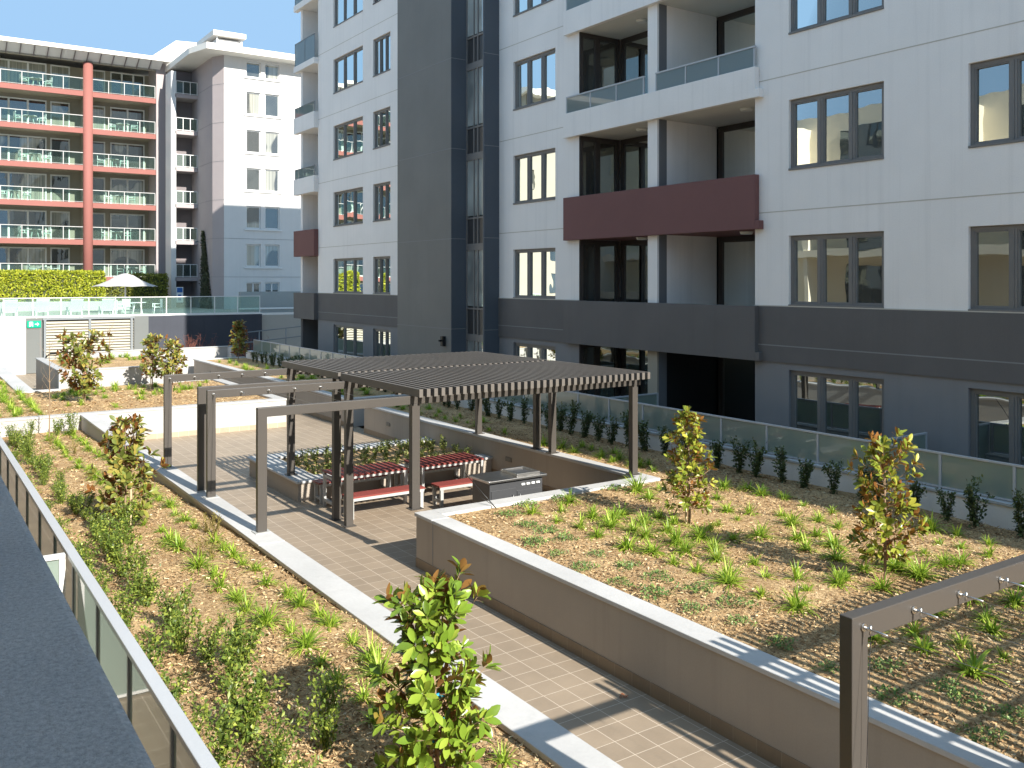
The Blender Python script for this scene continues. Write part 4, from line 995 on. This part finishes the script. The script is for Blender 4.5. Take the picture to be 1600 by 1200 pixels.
T = [(8.94,12.61),(9.41,12.37),(9.88,12.85),(8.91,11.95),(9.54,11.77),(9.04,11.4),(8.96,10.8),(10.1,11.64),(9.49,11.21),(9.72,11.4),(9.58,10.81),(10.0,10.98),(9.57,10.44),(8.95,10.2),(11.27,12.2),(10.46,11.15),(9.98,10.43),(10.48,10.77),(9.02,9.77),(8.96,9.27),(9.67,9.91),(9.42,9.5),(10.22,9.95),(10.65,10.2),(8.97,8.76),(9.87,9.38),(9.6,9.01),(8.95,8.23),(10.97,10.33),(11.75,10.78),(10.58,9.6),(11.42,10.26),(11.99,10.49),(11.06,9.49),(9.94,8.61),(9.48,8.1),(8.93,7.66),(13.07,12.06),(13.27,11.76),(13.22,11.33),(12.28,11.52),(11.48,12.82),(11.93,12.67),(13.18,14.52),(13.04,14.02),(13.19,15.36),(13.28,15.96),(13.24,10.88),(13.15,10.37),(13.17,9.82),(12.27,10.05),(11.92,9.57),(12.44,9.57),(12.41,9.12),(11.39,9.05),(11.02,8.61),(11.86,9.05),(11.57,8.53),(11.04,8.04),(10.94,7.59),(9.85,7.85),(10.1,7.37),(9.55,7.45),(10.37,6.97),(11.26,7.38),(11.24,6.99),(12.3,7.55),(12.93,7.71),(13.49,8.17),(13.56,7.8),(13.01,7.36),(12.25,7.05),(13.46,7.25),(12.98,6.91),(12.02,7.03),(9.04,5.56),(9.53,5.42),(8.95,4.97),(9.54,4.98),(10.13,5.42),(10.54,5.73),(11.28,5.79),(9.39,5.92),(8.97,6.06),(10.99,6.15),(10.25,6.08),(9.08,8.35),(8.97,7.18),(10.35,7.49),
     (9.9,4.6),(10.6,5.1),(11.4,5.2),(11.0,4.7),(12.0,5.9),(12.6,6.3),(9.3,4.3)]
G = [(8.37,11.96),(8.47,11.51),(8.45,11.04),(7.92,11.09),(7.88,10.49),(8.32,10.15),(7.78,9.77),(8.32,9.49),(7.79,9.01),(8.34,8.87),(7.86,8.45),(8.44,8.27),(7.9,7.82),(8.44,7.66),(8.05,7.23),(11.22,13.15),(7.9,6.52),(7.82,5.85),(8.29,5.53),(7.77,5.08),(8.42,4.95),(8.3,4.72),(8.33,4.28),(7.75,4.23),(8.5,12.7),(9.1,13.0),(9.9,13.1)]
LT = [(4.08,6.2),(3.57,7.4),(3.61,7.86),(3.98,8.23),(3.57,8.3),(4.04,8.65),(3.57,8.83),(4.08,9.13),(3.63,9.33),(4.1,9.72),(3.6,9.78),(4.05,10.08),(3.53,10.22),(4.06,10.55),(3.42,10.72),(4.04,11.03),(3.49,11.2),(4.0,11.64),(3.48,11.84),(4.07,12.31),(3.52,12.36),(4.0,12.62),(3.49,12.88),(4.05,13.08),(4.0,13.54),(3.48,14.04),(3.98,14.06),(3.42,14.49),(4.05,5.6),(3.95,5.1)]
for i, (x, y) in enumerate(T):
    row = x > 13.0
    put('strap_tuft', R.choice(TU), x+R.uniform(-.05, .05), y+R.uniform(-.05, .05), BZ+.01, R.choice((.85, .95, 1.05, 1.15, 1.3))*R.uniform(.92, 1.08), 'tuft of bright green strap leaves in the mulch of the big right bed', 'grass tuft', 'strap leaf tufts in the right bed')
for i, (x, y) in enumerate(G):
    put('groundcover_plant', R.choice(GC), x, y, BZ+.015, R.uniform(.6, 1.05), 'flat dark green groundcover clump near the capped edge of the right bed', 'groundcover', 'groundcover clumps in the right bed')
y = 14.6
while y < 25.8:
    for xx in (12.95, 13.45):
        if R.random() < (.9 if xx < 13.2 or y < 18 else .35): put('strap_tuft', R.choice(TU), xx+R.uniform(-.1, .1), y+R.uniform(-.15, .15), BZ+.01, R.uniform(.8, 1.15), 'bright strap leaf tuft in the strip beside the pergola right-hand posts', 'grass tuft', 'strap leaf tufts beside the pergola')
    y += .62
for x, y in LT:
    put('strap_tuft', R.choice(TU), x+R.uniform(-.04, .04), y, bedz(y)+.01, R.uniform(.85, 1.25), 'tuft of bright green strap leaves in the two rows of the left bed', 'grass tuft', 'strap leaf tufts in the left bed')
y = 15.1
while y < 28.4:
    for xx in (3.42, 4.02):
        put('strap_tuft', R.choice(TU), xx+R.uniform(-.08, .08), y+R.uniform(-.12, .12), bedz(y)+.01, R.uniform(.8, 1.1), 'tuft of bright green strap leaves in the two rows of the left bed', 'grass tuft', 'strap leaf tufts in the left bed')
    y += .6
for x, y in ((3.62, 13.4), (3.72, 13.2), (4.05, 14.7), (4.1, 14.4), (3.6, 24.5), (3.3, 26.4)):
    put('yellow_shrub', R.choice(YS), x, y, bedz(y), R.uniform(.9, 1.2), 'small yellowing shrub among the left bed tufts', 'shrub', 'yellowing shrubs in the left bed')
# shrub rows in the left bed
y = 4.9; k = 0
while y < 27.5:
    for xx in (1.98, 2.55):
        put('leafy_shrub', SH[k % 5], xx+R.uniform(-.10, .10), y+R.uniform(-.16, .16), bedz(y), R.uniform(.75, 1.2)*(1 if y < 15 else .85), 'small leafy green shrub in the rows along the left glass fence', 'shrub', 'shrubs along the left fence'); k += 1
    y += .74
for x, y in ((2.95, 5.35), (2.75, 5.0), (2.9, 9.2), (2.98, 7.2), (2.9, 14.9), (3.0, 27.9), (3.7, 28.3), (4.05, 28.0)):
    put('leafy_shrub', R.choice(SH), x, y, bedz(y), R.uniform(.85, 1.15), 'leafy shrub standing out of line toward the middle of the left bed', 'shrub', 'shrubs in the middle of the left bed')
# dark hedging along the right fence
y = 5.6; k = 0
while y < 26:
    put('hedging_shrub', SD[k % 4], 14.33+R.uniform(-.06, .06), y+R.uniform(-.1, .1), BZ, R.uniform(.9, 1.25), 'small dark upright shrub in the shaded row below the right glass fence', 'shrub', 'hedging shrubs along the right fence'); k += 1; y += .56
y = 28.6
while y < 44:
    put('hedging_shrub', SD[k % 4], 14.3+R.uniform(-.1, .1), y, .88, R.uniform(.85, 1.15), 'dark upright shrub below the far end of the right glass fence', 'shrub', 'hedging shrubs at the far fence'); k += 1; y += .6
# far lawn tufts
rr = random.Random(21)
for i in range(50):
    x = rr.uniform(4.3, 9.9); y = 30.2+rr.random()**.6*5.6
    put('strap_tuft', rr.choice(TU), x, y, .88, rr.uniform(.9, 1.4), 'tuft of strap leaves scattered on the far mulched lawn', 'grass tuft', 'strap leaf tufts on the far lawn')
for row, x0 in ((0, 2.35), (1, 2.9), (2, 3.5)):
    y = 29.9
    while y < 36:
        put('strap_tuft', rr.choice(TU), x0+rr.uniform(-.1, .1)-(.0), y, .88, rr.uniform(.9, 1.3), 'strap leaf tuft in the bright rows at the left of the far lawn', 'grass tuft', 'strap leaf rows on the far lawn'); y += .45
y = 36.4
while y < 48:
    for x0 in (2.6, 3.2): far_tuft(x0+rr.uniform(-.1, .1), y, .88, rr.uniform(.9, 1.3))
    y += .8
for i in range(26):
    far_tuft(rr.uniform(5.5, 9.0), rr.uniform(40, 42.6), 1.48, rr.uniform(.8, 1.2))
for i in range(42):
    far_tuft(rr.uniform(12.65, 13.9), rr.uniform(28.6, 45.8), .88, rr.uniform(.9, 1.35))
vs_, fs_ = [], []
for k, (x, y, z, sc) in enumerate(FAR):
    me = TU[k % len(TU)]; n0 = len(vs_); a = k*1.7; ca, sa = math.cos(a)*sc, math.sin(a)*sc
    vs_ += [(x+v.co.x*ca-v.co.y*sa, y+v.co.x*sa+v.co.y*ca, z+v.co.z*sc) for v in me.vertices]; fs_ += [tuple(n0+i for i in p.vertices) for p in me.polygons]
me = bpy.data.meshes.new('distant_strap_tufts'); me.from_pydata(vs_, [], fs_); me.materials.append(M['strap'])
o = bpy.data.objects.new('distant_strap_tufts', me); COL.objects.link(o); tag(o, 'small strap leaf tufts of the farthest beds behind the lawn', 'grass tufts', None, 'stuff')
# dry leaves blown on to the paving
for k, (x, y) in enumerate(((6.93, 7.93), (6.97, 7.98), (6.9, 8.0), (5.6, 11.2), (6.4, 18.6), (5.9, 24.5), (9.9, 26.9), (7.05, 12.4))):
    b = MB(); oval(b, Vector((0, 0, 0)), Vector((1, .2, .25)), Vector((.2, .3, 1)), .10, .05, .3, .1); oval(b, Vector((0, 0, 0)), Vector((-.3, .8, .2)), Vector((0, -.3, 1)), .06, .035, .3, .1) if k < 3 else None
    o = b.build('fallen_leaf', M['dry_leaf']); o.location = (x, y, .008); o.rotation_euler.z = k*2.1; o.scale = (.6, .6, .6)
    tag(o, 'curled dry brown leaf lying on the tiled path', 'leaf', 'dry leaves on the paving')
# seedlings in the low planter
for i in range(13):
    for j in range(4):
        put('planter_seedling', rr.choice(SP), 7.95+i*.33+rr.uniform(-.08, .08), 19.62+j*.62+rr.uniform(-.1, .1), .38, rr.uniform(.8, 1.25), 'small young green plant in the low planter under the pergola', 'seedling', 'seedlings in the low planter')

# hedges by the pool
def hedge(label, x0, x1, y0, y1, z0, z1, n, seed, m):
    rr = random.Random(seed); r_ = thing('hedge', label, 'hedge', ((x0+x1)/2, y0, z0), 'clipped hedges behind the pool')
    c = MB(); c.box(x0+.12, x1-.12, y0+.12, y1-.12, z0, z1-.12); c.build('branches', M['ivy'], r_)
    b = MB(); A = [((x1-x0)*(z1-z0), 0), ((x1-x0)*(y1-y0), 1), ((y1-y0)*(z1-z0)*2, 2)]; tot = sum(a for a, _ in A)
    for i in range(n):
        q = rr.uniform(0, tot); dv = rr.uniform(-.07, .11)
        if q < A[0][0]: p = Vector((rr.uniform(x0, x1), y0+dv, rr.uniform(z0, z1))); o = Vector((0, -1, 0))
        elif q < A[0][0]+A[1][0]: p = Vector((rr.uniform(x0, x1), rr.uniform(y0, y1), z1-dv)); o = UP
        else:
            s = rr.choice((0, 1)); p = Vector((x0+dv if s == 0 else x1-dv, rr.uniform(y0, y1), rr.uniform(z0, z1))); o = Vector((-1 if s == 0 else 1, 0, 0))
        d = (rv(rr)+o*.4+UP*.3).normalized(); leaf(b, p, d, (o+rv(rr)*.8).normalized(), rr.uniform(.12, .22), .1)
    b.build('foliage', m, r_)
hedge('long bright clipped hedge on the left of the pool umbrella', 1.5, 12.0, 69, 70.6, 3.4, 5.38, 11000, 31, M['hedge'])
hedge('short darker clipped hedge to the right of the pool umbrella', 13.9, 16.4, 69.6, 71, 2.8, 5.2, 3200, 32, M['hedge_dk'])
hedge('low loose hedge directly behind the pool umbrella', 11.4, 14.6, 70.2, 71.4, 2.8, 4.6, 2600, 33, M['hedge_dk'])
w = thing('garden_wall', 'pale low wall under the clipped pool hedge', 'garden wall', (6, 68.6, 2.8))
b = MB(); b.box(1, 13.6, 68.5, 68.8, 2.78, 3.4); b.build('wall', M['bed_wall'], w)

# umbrella, loungers, chairs on the pool deck
w = thing('pool_umbrella', 'large white canvas umbrella standing by the pool chairs', 'umbrella', (12.05, 62, 2.78))
X, Y, Z0 = 12.05, 62, 2.78
b = MB(); b.tube((X, Y, Z0), (X, Y, 5.2), .05, 10); b.build('pole', M['white_trim'], w)
b = MB(); n = 8; rings = [(.12, 5.28), (.5, 5.16), (1.0, 4.84), (1.55, 4.60), (2.0, 4.46)]
for r0, z in rings:
    for i in range(n*2):
        a = math.pi*i/n; sc = 1 if i % 2 == 0 else .93; b.v.append((X+math.cos(a)*r0*sc, Y+math.sin(a)*r0*sc, z+(0 if i % 2 == 0 else .02*r0)))
for j in range(len(rings)-1):
    for i in range(n*2):
        k = (i+1) % (n*2); b.f.append((j*16+i, (j+1)*16+i, (j+1)*16+k, j*16+k)); b.sm.append(False)
b.f.append(tuple(range(15, -1, -1))); b.sm.append(False)
o = b.build('canopy', M['canvas'], w); sd = o.modifiers.new('solid', 'SOLIDIFY'); sd.thickness = .02
b = MB()
for i in range(8):
    a = math.pi*i/4; b.tube((X, Y, 5.15), (X+math.cos(a)*1.95, Y+math.sin(a)*1.95, 4.43), .015, 5)
b.build('rib', M['white_trim'], w)
b = MB(); b.tube((X, Y, 2.78), (X, Y, 2.86), .4, 16); b.build('base', M['pale_grey'], w)
def chair():
    r_ = thing('plastic_chair', 'white plastic chair at the pool umbrella table, left side', 'chair', (10.9, 57.5, 2.78), 'white outdoor chairs'); P = []
    b = MB(); b.box(-.25, .25, -.24, .24, .42, .46); P.append(b.build('seat', M['plastic']))
    b = MB(); nq = 0
    for s in (-.2, -.07, .07, .2): 
        n0 = len(b.v); b.box(s-.045, s+.045, .22, .25, .46, .9)
    b.box(-.25, .25, .215, .255, .84, .92); P.append(b.build('backrest', M['plastic']))
    for sx in (-1, 1):
        for sy in (-1, 1):
            b = MB(); b.tube((sx*.22, sy*.21, .42), (sx*.26, sy*.26, 0), .025, 6, .02); P.append(b.build('leg', M['plastic']))
        b = MB(); b.box(sx*.25-.025, sx*.25+.025, -.24, .23, .63, .66); b.box(sx*.25-.02, sx*.25+.02, -.23, -.19, .46, .63); P.append(b.build('armrest', M['plastic']))
    for o in P: o.parent = r_
    return r_
def rtable():
    r_ = thing('round_table', 'round white table under the pool umbrella', 'table', (12.0, 58.2, 2.78), 'white outdoor tables'); P = []
    b = MB(); b.tube((0, 0, .70), (0, 0, .74), .5, 20); P.append(b.build('tabletop', M['plastic']))
    for i in range(4):
        a = math.pi*i/2+.6; b = MB(); b.tube((math.cos(a)*.2, math.sin(a)*.2, .7), (math.cos(a)*.4, math.sin(a)*.4, 0), .03, 6); P.append(b.build('leg', M['plastic']))
    for o in P: o.parent = r_
    return r_
ch = chair(); ch.rotation_euler.z = rad(90)
tbl = rtable()
dup(ch, (13.1, 58.0, 2.78), rad(-90), 1, 'white plastic chair at the pool umbrella table, right side')
dup(ch, (11.6, 59.0, 2.78), rad(10), 1, 'white plastic chair behind the pool umbrella table')
FLN = ['top row', 'second row', 'third row', 'fourth row', 'fifth row', 'sixth row']
names = ['sixth floor', 'fifth floor', 'fourth floor', 'third floor', 'second floor', 'first floor']
for k, x in ((0, 8.4), (1, 8.0), (2, 8.3), (3, 7.0), (4, 8.3), (5, 8.9)):
    zs = RAIL[k]-1.0
    dup(tbl, (x, YR+1.0, zs), .3, 1, 'white table on the left-hand red balcony, %s down' % FLN[k])
    for s in (-1, 1): dup(ch, (x+s*.78, YR+.85+.15*s, zs), rad(-90*s)+.2, 1, 'white chair %s of the table, left-hand red balcony, %s down' % ('left' if s < 0 else 'right', FLN[k]))
for k, x in ((1, 14.4), (2, 13.6), (3, 14.2), (4, 13.9), (5, 15.0)):
    zs = RAIL[k]-1.0; fl = FLN[k]
    dup(tbl, (x, YR+1.0, zs), .9, 1, 'white table on the right-hand red balcony, %s down' % fl)
    for s in (-1, 1): dup(ch, (x+s*.78, YR+.85-.1*s, zs), rad(-90*s)-.2, 1, 'white chair %s of the table, right-hand red balcony, %s down' % ('left' if s < 0 else 'right', fl))
def lounger():
    r_ = thing('sun_lounger', 'white sun lounger with raised back, leftmost at the pool fence', 'sun lounger', (5.0, 55.6, 2.78), 'white sun loungers at the pool'); P = []
    b = MB(); b.box(-.32, .32, .1, 1.4, .32, .37); P.append(b.build('seat', M['plastic']))
    b = MB(); nq = len(b.v)
    b.v += [(-.32,.1,.33),(.32,.1,.33),(.32,-.42,.98),(-.32,-.42,.98),(-.32,.15,.36),(.32,.15,.36),(.32,-.38,1.02),(-.32,-.38,1.02)]
    for f in ((0,3,2,1),(4,5,6,7),(0,1,5,4),(1,2,6,5),(2,3,7,6),(3,0,4,7)): b.f.append(f); b.sm.append(False)
    P.append(b.build('backrest', M['plastic']))
    for sx in (-1, 1):
        for y in (-.1, 1.25): b = MB(); b.box(sx*.28-.03, sx*.28+.03, y-.03, y+.03, 0, .319); P.append(b.build('leg', M['plastic']))
        b = MB(); b.box(sx*.37-.03, sx*.37+.03, -.25, .5, .55, .58); b.box(sx*.37-.03, sx*.37+.03, .42, .48, 0, .549); P.append(b.build('armrest', M['plastic']))
    for o in P: o.parent = r_
    return r_
lg = lounger()
for x, lb in ((6.52, 'white sun lounger with raised back, above the exit sign'), (8.22, 'white sun lounger with raised back, above the left part of the louvres'), (9.85, 'white sun lounger with raised back, rightmost, above the louvre middle')):
    dup(lg, (x, 55.6, 2.78), R.uniform(-.1, .1), 1, lb)

# ================================================================== light, sky, camera
wd = bpy.data.worlds.new('World'); scn.world = wd; wd.use_nodes = True
nt = wd.node_tree; bg = nt.nodes['Background']; sky = nt.nodes.new('ShaderNodeTexSky'); sky.sky_type = 'NISHITA'; sky.sun_disc = False
EL, AZ = rad(31.3), rad(175.7)
sky.sun_elevation = EL; sky.sun_rotation = AZ; sky.air_density = 1.0; sky.dust_density = .6; sky.ozone_density = 1.2
cap = nt.nodes.new('ShaderNodeMix'); cap.data_type = 'RGBA'; cap.blend_type = 'DARKEN'; cap.inputs[0].default_value = 1.0
cap.inputs[7].default_value = (.69, 1.14, 1.70, 1)      # clear winter sky: no white horizon band
nt.links.new(sky.outputs[0], cap.inputs[6]); nt.links.new(cap.outputs[2], bg.inputs['Color']); bg.inputs['Strength'].default_value = .15
sl = bpy.data.lights.new('sun', 'SUN'); sl.energy = 2.65; sl.angle = rad(.5); sl.color = (1.0, .95, .87)
so = bpy.data.objects.new('sun', sl); COL.objects.link(so)
to_sun = Vector((math.sin(AZ)*math.cos(EL), math.cos(AZ)*math.cos(EL), math.sin(EL)))
so.rotation_euler = (-to_sun).to_track_quat('-Z', 'Y').to_euler(); so.location = (0, -20, 30)

cd = bpy.data.cameras.new('camera'); cam = bpy.data.objects.new('camera', cd); COL.objects.link(cam); scn.camera = cam
cd.sensor_width = 36; cd.lens = 1420.8/1600*36; cd.clip_end = 2000; cd.clip_start = .05
cam.location = (0, 0, 4.8); cam.rotation_euler = (rad(90), 0, rad(-34.034))
cd.shift_x = 0; cd.shift_y = (439.1-600)/1600
scn.view_settings.view_transform = 'Standard'; scn.view_settings.look = 'None'; scn.view_settings.gamma = 1; scn.view_settings.exposure = 1.9
scn.render.engine = 'CYCLES'; scn.cycles.max_bounces = 8; scn.cycles.transparent_max_bounces = 16
try: scn.cycles.use_denoising = True
except Exception: pass
